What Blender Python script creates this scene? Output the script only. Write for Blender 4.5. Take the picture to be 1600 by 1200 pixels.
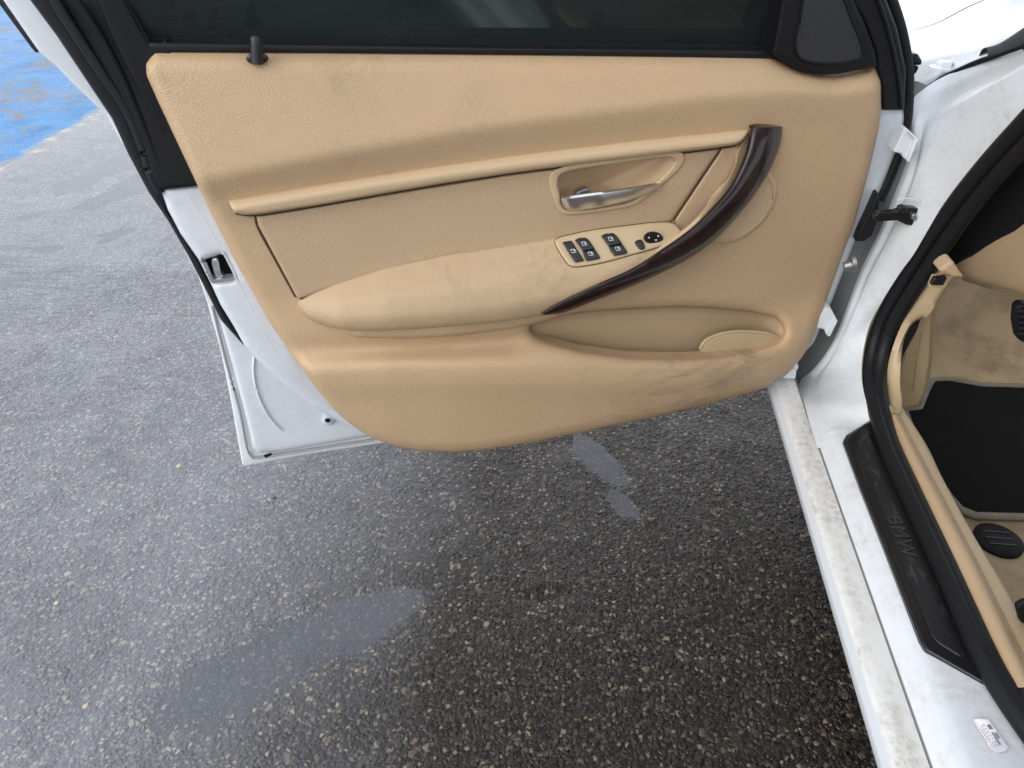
import bpy, math, random
import numpy as np
from mathutils import Vector, Matrix
from mathutils.geometry import delaunay_2d_cdt
random.seed(7); rng = np.random.default_rng(7)
for o in list(bpy.data.objects): bpy.data.objects.remove(o)
SC = bpy.context.scene; COL = SC.collection

# ---------------------------------------------------------------- camera
F0, PITCH, HEAD, CAMZ = 1110.0, math.radians(35.78), math.radians(6.83), 1.12
AX_F = np.array([-math.sin(HEAD)*math.cos(PITCH), math.cos(HEAD)*math.cos(PITCH), -math.sin(PITCH)])
AX_R = np.array([math.cos(HEAD), math.sin(HEAD), 0.0])
AX_U = np.cross(AX_R, AX_F)
cam = bpy.data.cameras.new('camera'); cam.sensor_width = 36; cam.lens = F0/1600*36
cam.clip_start = 0.02; cam.clip_end = 2000
camo = bpy.data.objects.new('camera', cam); COL.objects.link(camo)
camo.matrix_world = Matrix(((AX_R[0], AX_U[0], -AX_F[0], 0), (AX_R[1], AX_U[1], -AX_F[1], 0),
                            (AX_R[2], AX_U[2], -AX_F[2], CAMZ), (0, 0, 0, 1)))
SC.camera = camo

# ---------------------------------------------------------------- sky and sun (thin bright overcast)
SUN_EL, SUN_AZ = math.radians(32), math.radians(-140)      # azimuth from +Y (car forward) towards +X
w = bpy.data.worlds.new('World'); SC.world = w; w.use_nodes = True
nt = w.node_tree; bg = nt.nodes['Background']
sky = nt.nodes.new('ShaderNodeTexSky'); sky.sky_type = 'NISHITA'; sky.sun_disc = False
sky.sun_elevation = SUN_EL; sky.sun_rotation = SUN_AZ; sky.dust_density = 2.5; sky.air_density = 1.0
hs = nt.nodes.new('ShaderNodeHueSaturation'); hs.inputs['Saturation'].default_value = 0.42
nt.links.new(sky.outputs[0], hs.inputs['Color'])
cl = nt.nodes.new('ShaderNodeTexNoise'); cl.inputs['Scale'].default_value = 1.6; cl.inputs['Detail'].default_value = 5
cr = nt.nodes.new('ShaderNodeValToRGB'); cr.color_ramp.elements[0].position = .3; cr.color_ramp.elements[0].color = (7.5, 8.1, 9.2, 1)
cr.color_ramp.elements[1].position = .7; cr.color_ramp.elements[1].color = (12.5, 12.9, 13.6, 1)            # broken cloud veil
tcw = nt.nodes.new('ShaderNodeTexCoord'); nt.links.new(tcw.outputs['Generated'], cl.inputs['Vector']); nt.links.new(cl.outputs[0], cr.inputs[0])
mxw = nt.nodes.new('ShaderNodeMix'); mxw.data_type = 'RGBA'; mxw.inputs['Factor'].default_value = .65
nt.links.new(hs.outputs[0], mxw.inputs[6]); nt.links.new(cr.outputs[0], mxw.inputs[7]); nt.links.new(mxw.outputs[2], bg.inputs['Color'])
bg.inputs['Strength'].default_value = 0.15
sun = bpy.data.lights.new('sun', 'SUN'); sun.energy = 0.9; sun.angle = math.radians(50); sun.color = (1, .975, .94)
suno = bpy.data.objects.new('sun', sun); COL.objects.link(suno)
sd = Vector((math.sin(SUN_AZ)*math.cos(SUN_EL), math.cos(SUN_AZ)*math.cos(SUN_EL), math.sin(SUN_EL)))
suno.rotation_euler = sd.to_track_quat('Z', 'Y').to_euler(); suno.location = sd*20
SC.view_settings.view_transform = 'Standard'; SC.view_settings.look = 'None'
SC.view_settings.gamma = 1; SC.view_settings.use_curve_mapping = False
SC.view_settings.exposure = 0.42

# ---------------------------------------------------------------- measuring helpers
TH = math.radians(66)                                     # how far the door stands open
DD = np.array([-math.sin(TH), -math.cos(TH), 0.0])        # along the door, hinge to latch
NN = np.array([math.cos(TH), -math.sin(TH), 0.0])         # normal of its inner side
EZ = np.array([0, 0, 1.0]); DIST = 0.9
def rays(p):
    p = np.asarray(p, float).reshape(-1, 2)
    return F0*AX_F[None] + (p[:, :1]-800)*AX_R[None] + (600-p[:, 1:2])*AX_U[None]
def up(P): P = np.array(P, float); P[..., 2] += CAMZ; return P
def dr(p, w=0.0, k=0.0, zb=-0.16):
    """survey points on the door: depth w off its plane (m, towards the cabin), leaning k per metre above zb"""
    r = rays(p); N = NN - k*EZ
    return up(r*((np.broadcast_to(w, (len(r),)) - DIST - k*zb)/(r@N))[:, None])
def on(p, X=None, Y=None, Z=None):
    r = rays(p); a, v = (0, X) if X is not None else (1, Y) if Y is not None else (2, Z)
    return up(r*(np.broadcast_to(v, (len(r),))/r[:, a])[:, None])
def duz(u, z, w=0.0):
    """door coordinates (along u, height z over the ground, depth w)"""
    u, z, w = np.broadcast_arrays(np.asarray(u, float), z, w)
    P = u[..., None]*DD + (w[..., None]-DIST)*NN; P[..., 2] = z; return P
def resample(P, n=None, step=None, closed=False):
    P = np.asarray(P, float); Q = np.vstack([P, P[:1]]) if closed else P
    s = np.r_[0, np.cumsum(np.linalg.norm(np.diff(Q, axis=0), axis=1))]
    if n is None: n = max(3, int(s[-1]/step)+1)
    t = np.linspace(0, s[-1], n+1)[:-1] if closed else np.linspace(0, s[-1], n)
    return np.stack([np.interp(t, s, Q[:, i]) for i in range(Q.shape[1])], 1)
def spl(P, n=None, step=None, closed=False):
    P = np.asarray(P, float); m = len(P)
    if m < 3: return resample(P, n, step, closed)
    if closed: E = np.vstack([P[-1:], P, P[:2]])
    else: E = np.vstack([2*P[:1]-P[1:2], P, 2*P[-1:]-P[-2:-1]])
    out = []; t = np.linspace(0, 1, 12, endpoint=False)[:, None]
    for i in range(1, len(E)-2):
        a, b, c, d = E[i-1:i+3]
        la = max(np.linalg.norm(b-a), 1e-9)**.5; lb = max(np.linalg.norm(c-b), 1e-9)**.5; lc = max(np.linalg.norm(d-c), 1e-9)**.5
        m1 = (c-b) + lb*((b-a)/la-(c-a)/(la+lb)) if la > 1e-4 else c-b
        m2 = (c-b) + lb*((d-c)/lc-(d-b)/(lb+lc)) if lc > 1e-4 else c-b
        out.append((2*t**3-3*t**2+1)*b+(t**3-2*t**2+t)*m1+(-2*t**3+3*t**2)*c+(t**3-t**2)*m2)
    if not closed: out.append(P[-1:])
    return resample(np.vstack(out), n, step, closed)
def inside(p, poly):
    x, y = p[:, 0], p[:, 1]; r = np.zeros(len(p), bool); n = len(poly)
    for i in range(n):
        x1, y1 = poly[i]; x2, y2 = poly[(i+1) % n]
        if y1 == y2: continue
        c = (y1 > y) != (y2 > y)
        r ^= c & (x < (x2-x1)*(y-y1)/(y2-y1)+x1)
    return r
def bdist(p, loops):
    d = np.full(len(p), 1e9)
    for L in loops:
        A = L; B = np.roll(L, -1, 0)
        for a, b in zip(A, B):
            ab = b-a; t = np.clip(((p-a)@ab)/max(ab@ab, 1e-9), 0, 1)
            d = np.minimum(d, np.linalg.norm(p-(a+t[:, None]*ab), axis=1))
    return d

# ---------------------------------------------------------------- object helpers
def tag(o, label=None, cat=None, group=None, kind=None):
    for k, v in (('label', label), ('category', cat), ('group', group), ('kind', kind)):
        if v: o[k] = v
    return o
def mesh(name, V, Fc, mat, parent=None, smooth=True, idx=None):
    me = bpy.data.meshes.new(name); me.from_pydata([tuple(v) for v in np.asarray(V, float)], [], [tuple(int(i) for i in f) for f in Fc])
    for m in (mat if isinstance(mat, list) else [mat]): me.materials.append(m)
    if smooth: me.polygons.foreach_set('use_smooth', [True]*len(me.polygons))
    if idx is not None: me.polygons.foreach_set('material_index', idx)
    me.validate(); me.update()
    o = bpy.data.objects.new(name, me); COL.objects.link(o)
    if parent: o.parent = parent
    return o
def sharp(o, deg=38):
    o.data.set_sharp_from_angle(angle=math.radians(deg)); return o
def relief(name, outline, wf, mat, parent, step=9, r=0.0, rw=0.0, back=.004, holes=(), smooth=True, lift=dr, k=0.0, edge=None, hole_r=None):
    """a moulded panel on the door: outline surveyed, depth wf, edges rolled over by rw metres, sides going back"""
    e = edge or max(2.0, step*.7)
    loops = []
    for i, L in enumerate([outline]+list(holes)):
        L = spl(L, step=e, closed=True) if smooth else resample(L, step=e, closed=True)
        a = 0.5*np.sum(L[:, 0]*np.roll(L[:, 1], -1)-np.roll(L[:, 0], -1)*L[:, 1])
        if (a < 0) != (i > 0): L = L[::-1]
        loops.append(L)
    lo, hi = loops[0].min(0), loops[0].max(0)
    gx, gy = np.meshgrid(np.arange(lo[0]+step/2, hi[0], step), np.arange(lo[1]+step/2, hi[1], step))
    gx = gx+(np.arange(gx.shape[0]) % 2)[:, None]*step/2
    g = np.stack([gx.ravel(), gy.ravel()], 1)
    def ok(p):
        m = inside(p, loops[0])
        for h in loops[1:]: m &= ~inside(p, h)
        return m
    g = g[ok(g)]
    if len(g): g = g[bdist(g, loops) > max(r*1.05, e*.5)]
    extra = [g]
    if r > 0:
        for L in loops:
            t = np.roll(L, -1, 0)-np.roll(L, 1, 0); t /= np.linalg.norm(t, axis=1)[:, None]+1e-9
            nrm = np.stack([-t[:, 1], t[:, 0]], 1)
            for fr in (.1, .3, .6, 1.0):
                q = L+nrm*r*fr; q = q[ok(q)]
                if len(q): extra.append(q[bdist(q, loops) > r*fr*.85])
    P = np.vstack(loops+extra); nb = sum(len(L) for L in loops)
    E = []; s = 0
    for L in loops:
        E += [(s+i, s+(i+1) % len(L)) for i in range(len(L))]; s += len(L)
    vs, _, fs, ov, _, _ = delaunay_2d_cdt([Vector(p) for p in P], E, [], 0, 1e-4, True)
    P2 = np.array([tuple(v) for v in vs]); T = np.array(fs)
    c = P2[T].mean(1); T = T[ok(c)]
    d = bdist(P2, loops) if r > 0 else np.full(len(P2), 1e9)
    wv = wf(P2[:, 0], P2[:, 1]) if callable(wf) else np.full(len(P2), float(wf))
    if r > 0:
        q = 1-np.clip(d/r, 0, 1); wv = wv-rw*(1-np.sqrt(np.clip(1-q*q, 0, 1)))
    V = lift(P2, wv, k) if lift is dr else lift(P2, wv)
    T = T[:, ::-1]
    newid = {}
    for i, oo in enumerate(ov):
        for j in oo: newid[j] = i
    V = list(V); Fc = [tuple(t) for t in T]; s = 0; n0 = len(V)
    if back:
        Vn = -NN*back if lift is dr else np.array(lift.back)*back
        for L in loops:
            ids = [newid.get(s+i, s+i) for i in range(len(L))]; b0 = len(V)
            V += [V[i]+Vn for i in ids]; n = len(L)
            for i in range(n): j = (i+1) % n; Fc.append((ids[i], ids[j], b0+j, b0+i))
            s += len(L)
    o = mesh(name, V, Fc, mat, parent)
    import bmesh
    bm = bmesh.new(); bm.from_mesh(o.data); bmesh.ops.recalc_face_normals(bm, faces=bm.faces)
    # make sure the face side looks at the cabin
    ref = NN if lift is dr else -np.array(lift.back)
    tot = sum((f.normal.dot(Vector(ref))*f.calc_area() for f in bm.faces), 0.0)
    if tot < 0: bmesh.ops.reverse_faces(bm, faces=bm.faces)
    bm.to_mesh(o.data); bm.free()
    return sharp(o, 50)
def grid(name, rows, mat, parent, closed=False, smooth=True, cap=False, ang=50):
    R = np.array(rows); a, b = R.shape[:2]; Fc = []
    for i in range(a-1):
        for j in range(b-(0 if closed else 1)):
            k2 = (j+1) % b; Fc.append((i*b+j, i*b+k2, (i+1)*b+k2, (i+1)*b+j))
    if cap: Fc += [tuple(range(b))[::-1], tuple((a-1)*b+j for j in range(b))]
    return sharp(mesh(name, R.reshape(-1, 3), Fc, mat, parent, smooth), ang)
def loft(name, curves, mat, parent, n=40, m=4, ang=60, flip=False):
    """a sheet through surveyed 3D curves"""
    C = [spl(c, n=n) for c in curves]; C = np.array(C)
    rows = np.array([spl(C[:, i], n=m*(len(curves)-1)+1) for i in range(n)])
    if flip: rows = rows[:, ::-1]
    return grid(name, rows, mat, parent, ang=ang)
def tube(name, P, r, mat, parent, n=None, seg=10, flat=1.0, upv=(0, 0, 1), cap=True):
    P = np.asarray(P, float)
    if n: P = spl(P, n=n)
    t = np.gradient(P, axis=0); t /= np.linalg.norm(t, axis=1)[:, None]
    u = np.array(upv, float); rr = np.atleast_1d(np.asarray(r, float)); rr = np.interp(np.linspace(0, 1, len(P)), np.linspace(0, 1, len(rr)), rr) if len(rr) > 1 else np.full(len(P), rr[0])
    rows = []
    for p, d, q in zip(P, t, rr):
        a = np.cross(d, u); a /= np.linalg.norm(a)+1e-9; b = np.cross(a, d)
        an = np.linspace(0, 2*math.pi, seg, endpoint=False)
        rows.append(p+q*(np.cos(an)[:, None]*a+flat*np.sin(an)[:, None]*b))
    return grid(name, rows, mat, parent, closed=True, cap=cap)
def slab(name, base, off, mat, parent):
    """closed prism: polygon base (3D) pushed by vector off"""
    B = np.asarray(base, float); n = len(B); V = np.vstack([B, B+np.asarray(off)])
    Fc = [tuple(range(n)), tuple(range(n, 2*n))[::-1]]+[(i, i+n, (i+1) % n+n, (i+1) % n) for i in range(n)]
    o = mesh(name, V, Fc, mat, parent, smooth=False)
    import bmesh
    bm = bmesh.new(); bm.from_mesh(o.data); bmesh.ops.recalc_face_normals(bm, faces=bm.faces); bm.to_mesh(o.data); bm.free()
    return o
def boxo(name, lo, hi, mat, parent, bev=0.0):
    x0, y0, z0 = lo; x1, y1, z1 = hi
    o = slab(name, [(x0, y0, z0), (x1, y0, z0), (x1, y1, z0), (x0, y1, z0)], (0, 0, z1-z0), mat, parent)
    if bev:
        m = o.modifiers.new('b', 'BEVEL'); m.width = bev; m.segments = 3
    return o

# ---------------------------------------------------------------- materials
class NT:
    def __init__(s, name):
        s.m = bpy.data.materials.new(name); s.m.use_nodes = True; s.t = s.m.node_tree
        s.p = s.t.nodes['Principled BSDF']; s.out = s.t.nodes['Material Output']
        s.co = s.t.nodes.new('ShaderNodeTexCoord').outputs['Object']
    def n(s, ty, **kw):
        nd = s.t.nodes.new('ShaderNode'+ty)
        for k, v in kw.items():
            if k in nd.inputs: s.set(nd.inputs[k], v)
            else: setattr(nd, k, v)
        return nd
    def set(s, inp, v):
        if isinstance(v, bpy.types.NodeSocket): s.t.links.new(v, inp)
        else: inp.default_value = v
    def noise(s, scale, detail=4, rough=.5, co=None, dist=0.0):
        return s.n('TexNoise', Vector=co or s.co, Scale=scale, Detail=detail, Roughness=rough, Distortion=dist).outputs[0]
    def ramp(s, fac, *st):
        r = s.n('ValToRGB', Fac=fac); e = r.color_ramp.elements
        while len(e) < len(st): e.new(.5)
        for el, (p, c) in zip(e, st):
            el.position = p; el.color = (*c, 1) if isinstance(c, tuple) else (c, c, c, 1)
        return r.outputs[0]
    def mix(s, f, a, b, mode='MIX'):
        m = s.t.nodes.new('ShaderNodeMix'); m.data_type = 'RGBA'; m.blend_type = mode
        s.set(m.inputs['Factor'], f)
        for i, v in ((6, a), (7, b)): s.set(m.inputs[i], (*v, 1) if isinstance(v, tuple) else v)
        return m.outputs[2]
    def math(s, op, a, b=0.0, c=None, clamp=False):
        m = s.t.nodes.new('ShaderNodeMath'); m.operation = op; m.use_clamp = clamp; s.set(m.inputs[0], a); s.set(m.inputs[1], b)
        if c is not None: s.set(m.inputs[2], c)
        return m.outputs[0]
    def bump(s, h, dist, strength=1.0, nrm=None):
        b = s.n('Bump', Height=h, Distance=dist, Strength=strength)
        if nrm: s.set(b.inputs['Normal'], nrm)
        return b.outputs[0]
    def mapc(s, scale):
        return s.n('Mapping', Vector=s.co, Scale=scale).outputs[0]
    def fin(s, **kw):
        for k, v in kw.items():
            k = k.replace('_', ' '); s.set(s.p.inputs[k], (*v, 1) if isinstance(v, tuple) and len(v) == 3 else v)
        return s.m

def leather(name, col, grain=900, depth=.0006, dirt=.0, rough=.48, spots=()):
    a = NT(name)
    v = a.n('TexVoronoi', Vector=a.n('VectorMath', operation='ADD').outputs[0], Scale=grain*.36, feature='DISTANCE_TO_EDGE')
    va = [l.from_node for l in a.t.links if l.to_node == v][0]
    a.set(va.inputs[0], a.co)
    nn = a.n('TexNoise', Vector=a.co, Scale=grain*.3, Detail=1.0)
    vm = a.n('VectorMath', operation='SCALE'); a.set(vm.inputs[0], nn.outputs['Color']); vm.inputs['Scale'].default_value = .0022
    a.set(va.inputs[1], vm.outputs[0])
    h = a.ramp(v.outputs[0], (.0, 0.0), (.16, .75), (.5, 1.0))
    big = a.noise(2.2, 3, .5); mid = a.noise(30, 4, .6)
    c = a.mix(a.ramp(big, (.35, 0.0), (.7, 1.0)), tuple(x*.95 for x in col), tuple(min(1, x*1.04) for x in col))
    sm = a.ramp(a.noise(9, 6, .65, dist=.4), (.60, 0.0), (.78, 1.0))
    sm = a.math('MULTIPLY', sm, a.ramp(mid, (.4, 0.0), (.65, 1.0)))
    c = a.mix(a.math('MULTIPLY', sm, dirt), c, (.22, .18, .14))
    for pt, rad, st, amt in spots:                      # soiled places, streaky, each where it is on the panel
        ds = a.n('VectorMath', operation='DISTANCE'); a.set(ds.inputs[0], a.co); ds.inputs[1].default_value = tuple(pt)
        f = a.ramp(a.math('DIVIDE', ds.outputs['Value'], rad), (.1, 1.0), (1.0, 0.0))
        sk = a.ramp(a.noise(1.0, 6, .7, co=a.n('Mapping', Vector=a.co, Scale=st, Rotation=(0, .5, -.4)).outputs[0], dist=.6), (.44, 0.0), (.68, 1.0))
        c = a.mix(a.math('MULTIPLY', a.math('MULTIPLY', f, sk), amt), c, (.13, .10, .075))
    c = a.mix(a.math('MULTIPLY', a.ramp(v.outputs[0], (.0, 1.0), (.12, 0.0)), .22), c, tuple(x*.72 for x in col))
    fl = a.math('MULTIPLY', a.noise(grain*.9, 2, .5), .35)
    return a.fin(Base_Color=c, Roughness=a.math('ADD', a.math('MULTIPLY', mid, .12), rough-.06), Specular_IOR_Level=.42,
                 Normal=a.bump(a.math('ADD', h, fl), depth, .8))
M = {}
BE = (.525, .365, .215)
M['vinyl'] = leather('beige_vinyl', BE, 900, .00045, .4, spots=[(dr([p_], w_)[0], r_, st_, am_) for p_, w_, r_, st_, am_ in (((1080, 590), .06, .16, (14, 14, 60), .55), ((1170, 560), .05, .09, (20, 20, 60), .55), ((1120, 622), .02, .15, (12, 12, 80), .5), ((545, 112), .01, .06, (30, 30, 30), .35), ((750, 185), .03, .05, (50, 50, 30), .28), ((960, 640), .02, .10, (16, 16, 70), .3))])
M['insert'] = leather('beige_insert_leather', (.50, .355, .22), 800, .0006, .25)
_S = [(dr([p_], .05)[0], r_, (45, 45, 45), am_) for p_, r_, am_ in (((845, 425), .085, .28), ((930, 355), .06, .4), ((1010, 400), .07, .4), ((700, 420), .10, .22))]
M['arm'] = leather('beige_armrest_vinyl', (.50, .358, .218), 1000, .0004, .85, .42, spots=_S)
M['smoothbeige'] = leather('beige_smooth_plastic', (.53, .385, .235), 2600, .00005, .3, .38)
M['plastic'] = leather('beige_hard_plastic', (.50, .38, .23), 1800, .00006, .5, .42)
M['pocket'] = leather('beige_pocket_plastic', (.49, .36, .215), 1500, .00006, .5, .5)
def plain(name, col, rough=.5, spec=.5, metal=0.0, bscale=0, bd=0.0, coat=0.0, var=.12, vs=14):
    a = NT(name); v = a.noise(vs, 5, .6)
    c = a.mix(v, tuple(x*(1-var) for x in col), tuple(min(1, x*(1+var)) for x in col))
    kw = dict(Base_Color=c, Roughness=a.math('ADD', a.math('MULTIPLY', a.noise(vs*3, 4, .6), .14), rough-.07), Metallic=metal, Specular_IOR_Level=spec, Coat_Weight=coat, Coat_Roughness=.06)
    if bscale: kw['Normal'] = a.bump(a.noise(bscale, 2, .5), bd)
    return a.fin(**kw)
M['black'] = plain('black_frame_plastic', (.007, .007, .008), .6, .22, bscale=2500, bd=.0001)
M['rubber'] = plain('black_rubber_seal', (.008, .0085, .010), .52, .3, bscale=900, bd=.00008)
M['gloss'] = plain('black_gloss_plastic', (.012, .012, .014), .22, .5)
M['switch'] = plain('black_switch_plastic', (.012, .012, .014), .42, .5)
M['icon'] = plain('white_switch_print', (.8, .8, .8), .5, var=.02)
M['wood'] = None
M['chrome'] = plain('satin_chrome', (.80, .80, .82), .34, metal=1.0, var=.04)
M['steel'] = plain('grey_steel', (.35, .35, .36), .4, metal=.9)
M['seam'] = plain('shadowed_brown_seam', (.07, .045, .028), .8, .2)
M['mouth'] = plain('dark_gap', (.01, .01, .01), .8, .2)
def paint(name, col, dirt=0.0, stripe=False, rough=.28, tint=(.30, .25, .18)):
    a = NT(name)
    g1 = a.noise(16, 7, .68, dist=.3, co=a.mapc((2.2, .45, 2.2)) if stripe else None); g2 = a.noise(90, 5, .7); g3 = a.noise(450, 3, .6)
    m = a.math('MULTIPLY', a.ramp(g1, (.42, 0.0), (.72, 1.0)), a.ramp(g2, (.38, 0.0), (.7, 1.0)))
    spk = a.ramp(a.n('TexVoronoi', Vector=a.co, Scale=130.).outputs[0], (.0, 1.0), (.10, 1.0), (.16, 0.0))
    spk = a.math('MULTIPLY', spk, a.ramp(g1, (.56, 0.0), (.66, 1.0)))
    f = a.math('MULTIPLY', a.math('ADD', m, a.math('MULTIPLY', spk, .5)), dirt, clamp=True)
    f = a.math('ADD', f, a.math('MULTIPLY', g3, dirt*.10), clamp=True)
    c = a.mix(f, col, tint)
    return a.fin(Base_Color=c, Roughness=a.math('ADD', a.math('MULTIPLY', f, .5), rough), Coat_Weight=a.math('SUBTRACT', .6, f, clamp=True), Coat_Roughness=.08)
M['white'] = paint('white_car_paint', (.66, .69, .71), .06)
M['white_in'] = paint('white_inner_paint', (.65, .69, .73), .30, rough=.4)
M['sill'] = paint('white_sill_paint', (.72, .76, .79), .48, rough=.38)
M['sill_top'] = paint('dusty_white_step_paint', (.76, .765, .75), 1.0, stripe=True, rough=.5)
M['rail'] = paint('grey_white_rail_paint', (.40, .42, .42), .3, rough=.45)
M['cavity'] = paint('shaded_white_cavity_paint', (.16, .17, .17), .3, rough=.6)  # white body paint with the hinge cavity's shade put into its colour
M['grey'] = paint('grey_primed_metal', (.30, .31, .31), .35, rough=.5)
a = NT('dark_wood_veneer')
st = a.noise(60, 6, .65, co=a.n('Mapping', Vector=a.co, Scale=(1.2, 1.2, .35)).outputs[0], dist=1.6)
c = a.ramp(st, (.35, (.004, .002, .002)), (.55, (.014, .0045, .0035)), (.75, (.040, .012, .007)))
sc = a.ramp(a.noise(26, 3, .8, co=a.n('Mapping', Vector=a.co, Scale=(1., 9., 1.), Rotation=(0, .6, .3)).outputs[0]), (.68, 0.0), (.72, 1.0))
M['wood'] = a.fin(Base_Color=a.mix(a.math('MULTIPLY', sc, .25), c, (.16, .12, .10)), Roughness=.4, Specular_IOR_Level=.3, Coat_Weight=.45, Coat_Roughness=.12, Normal=a.bump(st, .0001, .3))
def mesh_grille(name, col, hole, sc):
    a = NT(name); v = a.n('TexVoronoi', Vector=a.co, Scale=sc, Randomness=0.0)
    f = a.ramp(v.outputs[0], (.28, 1.0), (.42, 0.0))
    return a.fin(Base_Color=a.mix(f, col, hole), Roughness=.55, Normal=a.bump(a.math('SUBTRACT', 1.0, f), .0006, .8))
M['grille_b'] = mesh_grille('black_speaker_grille', (.022, .022, .024), (.002, .002, .002), 330)
M['grille_t'] = mesh_grille('beige_speaker_grille', (.58, .42, .265), (.42, .30, .19), 640)
def carpet(name, c0, c1, dirt, sc=500):
    a = NT(name); f = a.noise(sc, 3, .7); b = a.noise(12, 6, .65)
    c = a.mix(f, c0, c1); c = a.mix(a.math('MULTIPLY', a.ramp(b, (.45, 0.0), (.75, 1.0)), dirt), c, tuple(x*.35 for x in c0))
    return a.fin(Base_Color=c, Roughness=.95, Specular_IOR_Level=.15, Normal=a.bump(f, .0016, .9), Sheen_Weight=.0 if c1[0] < .05 else .15)
M['carpet'] = carpet('beige_carpet', (.34, .245, .145), (.56, .43, .27), .7)
M['mat'] = carpet('black_carpet_mat', (.004, .0045, .005), (.012, .012, .013), .2, 700)
M['binding'] = carpet('grey_edge_binding', (.20, .18, .14), (.30, .27, .21), .4, 900)
a = NT('tinted_window_glass')
fr = a.math('ADD', .042, a.math('MULTIPLY', .958, a.math('POWER', a.n('LayerWeight', Blend=.5).outputs['Facing'], 5.0)))
sm = a.noise(5, 5, .6, co=a.mapc((1, 1, 3)))
gl = a.n('BsdfGlossy', Roughness=a.math('MULTIPLY', sm, .10), Color=(.9, 1, .97, 1)); tr = a.n('BsdfTransparent', Color=(.035, .050, .046, 1))
df = a.n('BsdfDiffuse', Color=(.12, .15, .155, 1))
drp = a.n('TexVoronoi', Vector=a.co, Scale=120.); dm = a.ramp(drp.outputs[0], (.0, 1.0), (.14, 0.0))
dm = a.math('MULTIPLY', dm, a.ramp(a.noise(7, 2, .5), (.55, 0.0), (.6, 1.0)))
a.set(gl.inputs['Normal'], a.bump(dm, .002, 1.0))
m1 = a.n('MixShader', Fac=a.math('ADD', .08, a.math('MULTIPLY', sm, .15))); a.set(m1.inputs[1], tr.outputs[0]); a.set(m1.inputs[2], df.outputs[0])
m2 = a.n('MixShader', Fac=fr); a.set(m2.inputs[1], m1.outputs[0]); a.set(m2.inputs[2], gl.outputs[0]); a.set(a.out.inputs['Surface'], m2.outputs[0])
M['glass'] = a.m
a = NT('puddle_water')
fr = a.math('ADD', .021, a.math('MULTIPLY', .979, a.math('POWER', a.n('LayerWeight', Blend=.5).outputs['Facing'], 5.0)))
gl = a.n('BsdfGlossy', Roughness=.03); tr = a.n('BsdfTransparent', Color=(.92, .94, .96, 1)); mu = a.n('BsdfDiffuse', Color=(.19, .20, .22, 1))
a.set(gl.inputs['Normal'], a.bump(a.noise(110, 3, .6), .0012, .35))
m1 = a.n('MixShader', Fac=a.math('MULTIPLY', a.noise(3, 4, .6), .55)); a.set(m1.inputs[1], tr.outputs[0]); a.set(m1.inputs[2], mu.outputs[0])
m2 = a.n('MixShader', Fac=fr); a.set(m2.inputs[1], m1.outputs[0]); a.set(m2.inputs[2], gl.outputs[0]); a.set(a.out.inputs['Surface'], m2.outputs[0])
M['water'] = a.m
# wet asphalt, with blue paint on the far left
a = NT('wet_asphalt')
wob = a.n('TexNoise', Vector=a.co, Scale=70., Detail=2.); vs = a.n('VectorMath', operation='SCALE'); a.set(vs.inputs[0], wob.outputs['Color']); vs.inputs['Scale'].default_value = .012
va = a.n('VectorMath', operation='ADD'); a.set(va.inputs[0], a.co); a.set(va.inputs[1], vs.outputs[0]); wc = va.outputs[0]
v1 = a.n('TexVoronoi', Vector=wc, Scale=135., voronoi_dimensions='2D'); v2 = a.n('TexVoronoi', Vector=wc, Scale=230., voronoi_dimensions='2D')
id1 = a.n('SeparateColor', Color=v1.outputs['Color']); id2 = a.n('SeparateColor', Color=v2.outputs['Color'])
sx = a.n('SeparateXYZ', Vector=a.co)
v0 = a.n('TexVoronoi', Vector=wc, Scale=52., voronoi_dimensions='2D'); id0 = a.n('SeparateColor', Color=v0.outputs['Color'])
dome1 = a.ramp(v1.outputs['Distance'], (.0, 1.0), (.35, .8), (.62, .0)); dome2 = a.ramp(v2.outputs['Distance'], (.0, 1.0), (.6, .0))
big0 = a.math('MULTIPLY', a.ramp(v0.outputs['Distance'], (.20, 1.0), (.36, 0.0)), a.ramp(id0.outputs[0], (.80, 0.0), (.82, 1.0)))
lum = a.math('MULTIPLY', dome1, a.math('ADD', .15, a.math('MULTIPLY', id1.outputs[1], 1.25)))
h = a.math('ADD', a.math('MAXIMUM', lum, a.math('MULTIPLY', big0, 1.15)), a.math('MULTIPLY', dome2, .40))
h = a.math('ADD', h, a.math('MULTIPLY', a.noise(900, 2, .6), .22))
h = a.math('MULTIPLY', h, a.ramp(a.noise(14, 4, .6), (.32, .45), (.62, 1.0)))
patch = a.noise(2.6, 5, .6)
left_sheen = a.math('SUBTRACT', a.math('ADD', a.math('MULTIPLY', sx.outputs[0], -1.75), a.math('MULTIPLY', patch, .9)), .76)  # sky sheen towards the left, painted into the stone and tar colours
left_sheen = a.math('MAXIMUM', 0.0, left_sheen, clamp=True)
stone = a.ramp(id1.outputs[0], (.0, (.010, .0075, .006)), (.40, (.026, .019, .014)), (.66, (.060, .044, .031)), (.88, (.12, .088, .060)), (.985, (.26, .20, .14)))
stone = a.mix(left_sheen, stone, a.ramp(id1.outputs[0], (.0, (.14, .14, .145)), (.45, (.20, .20, .205)), (.75, (.26, .25, .235)), (.97, (.37, .345, .30))))
tar = a.mix(id2.outputs[0], (.0030, .0022, .0016), (.030, .022, .016))
tar = a.mix(a.math('MULTIPLY', left_sheen, .8), tar, (.19, .20, .225))
exp_ = a.math('MULTIPLY', a.ramp(v1.outputs['Distance'], (.30, 1.0), (.5, 0.0)), a.ramp(id1.outputs[2], (.25, 0.0), (.45, 1.0)))
exp_ = a.math('MAXIMUM', exp_, big0)
c = a.mix(exp_, tar, stone)
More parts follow.
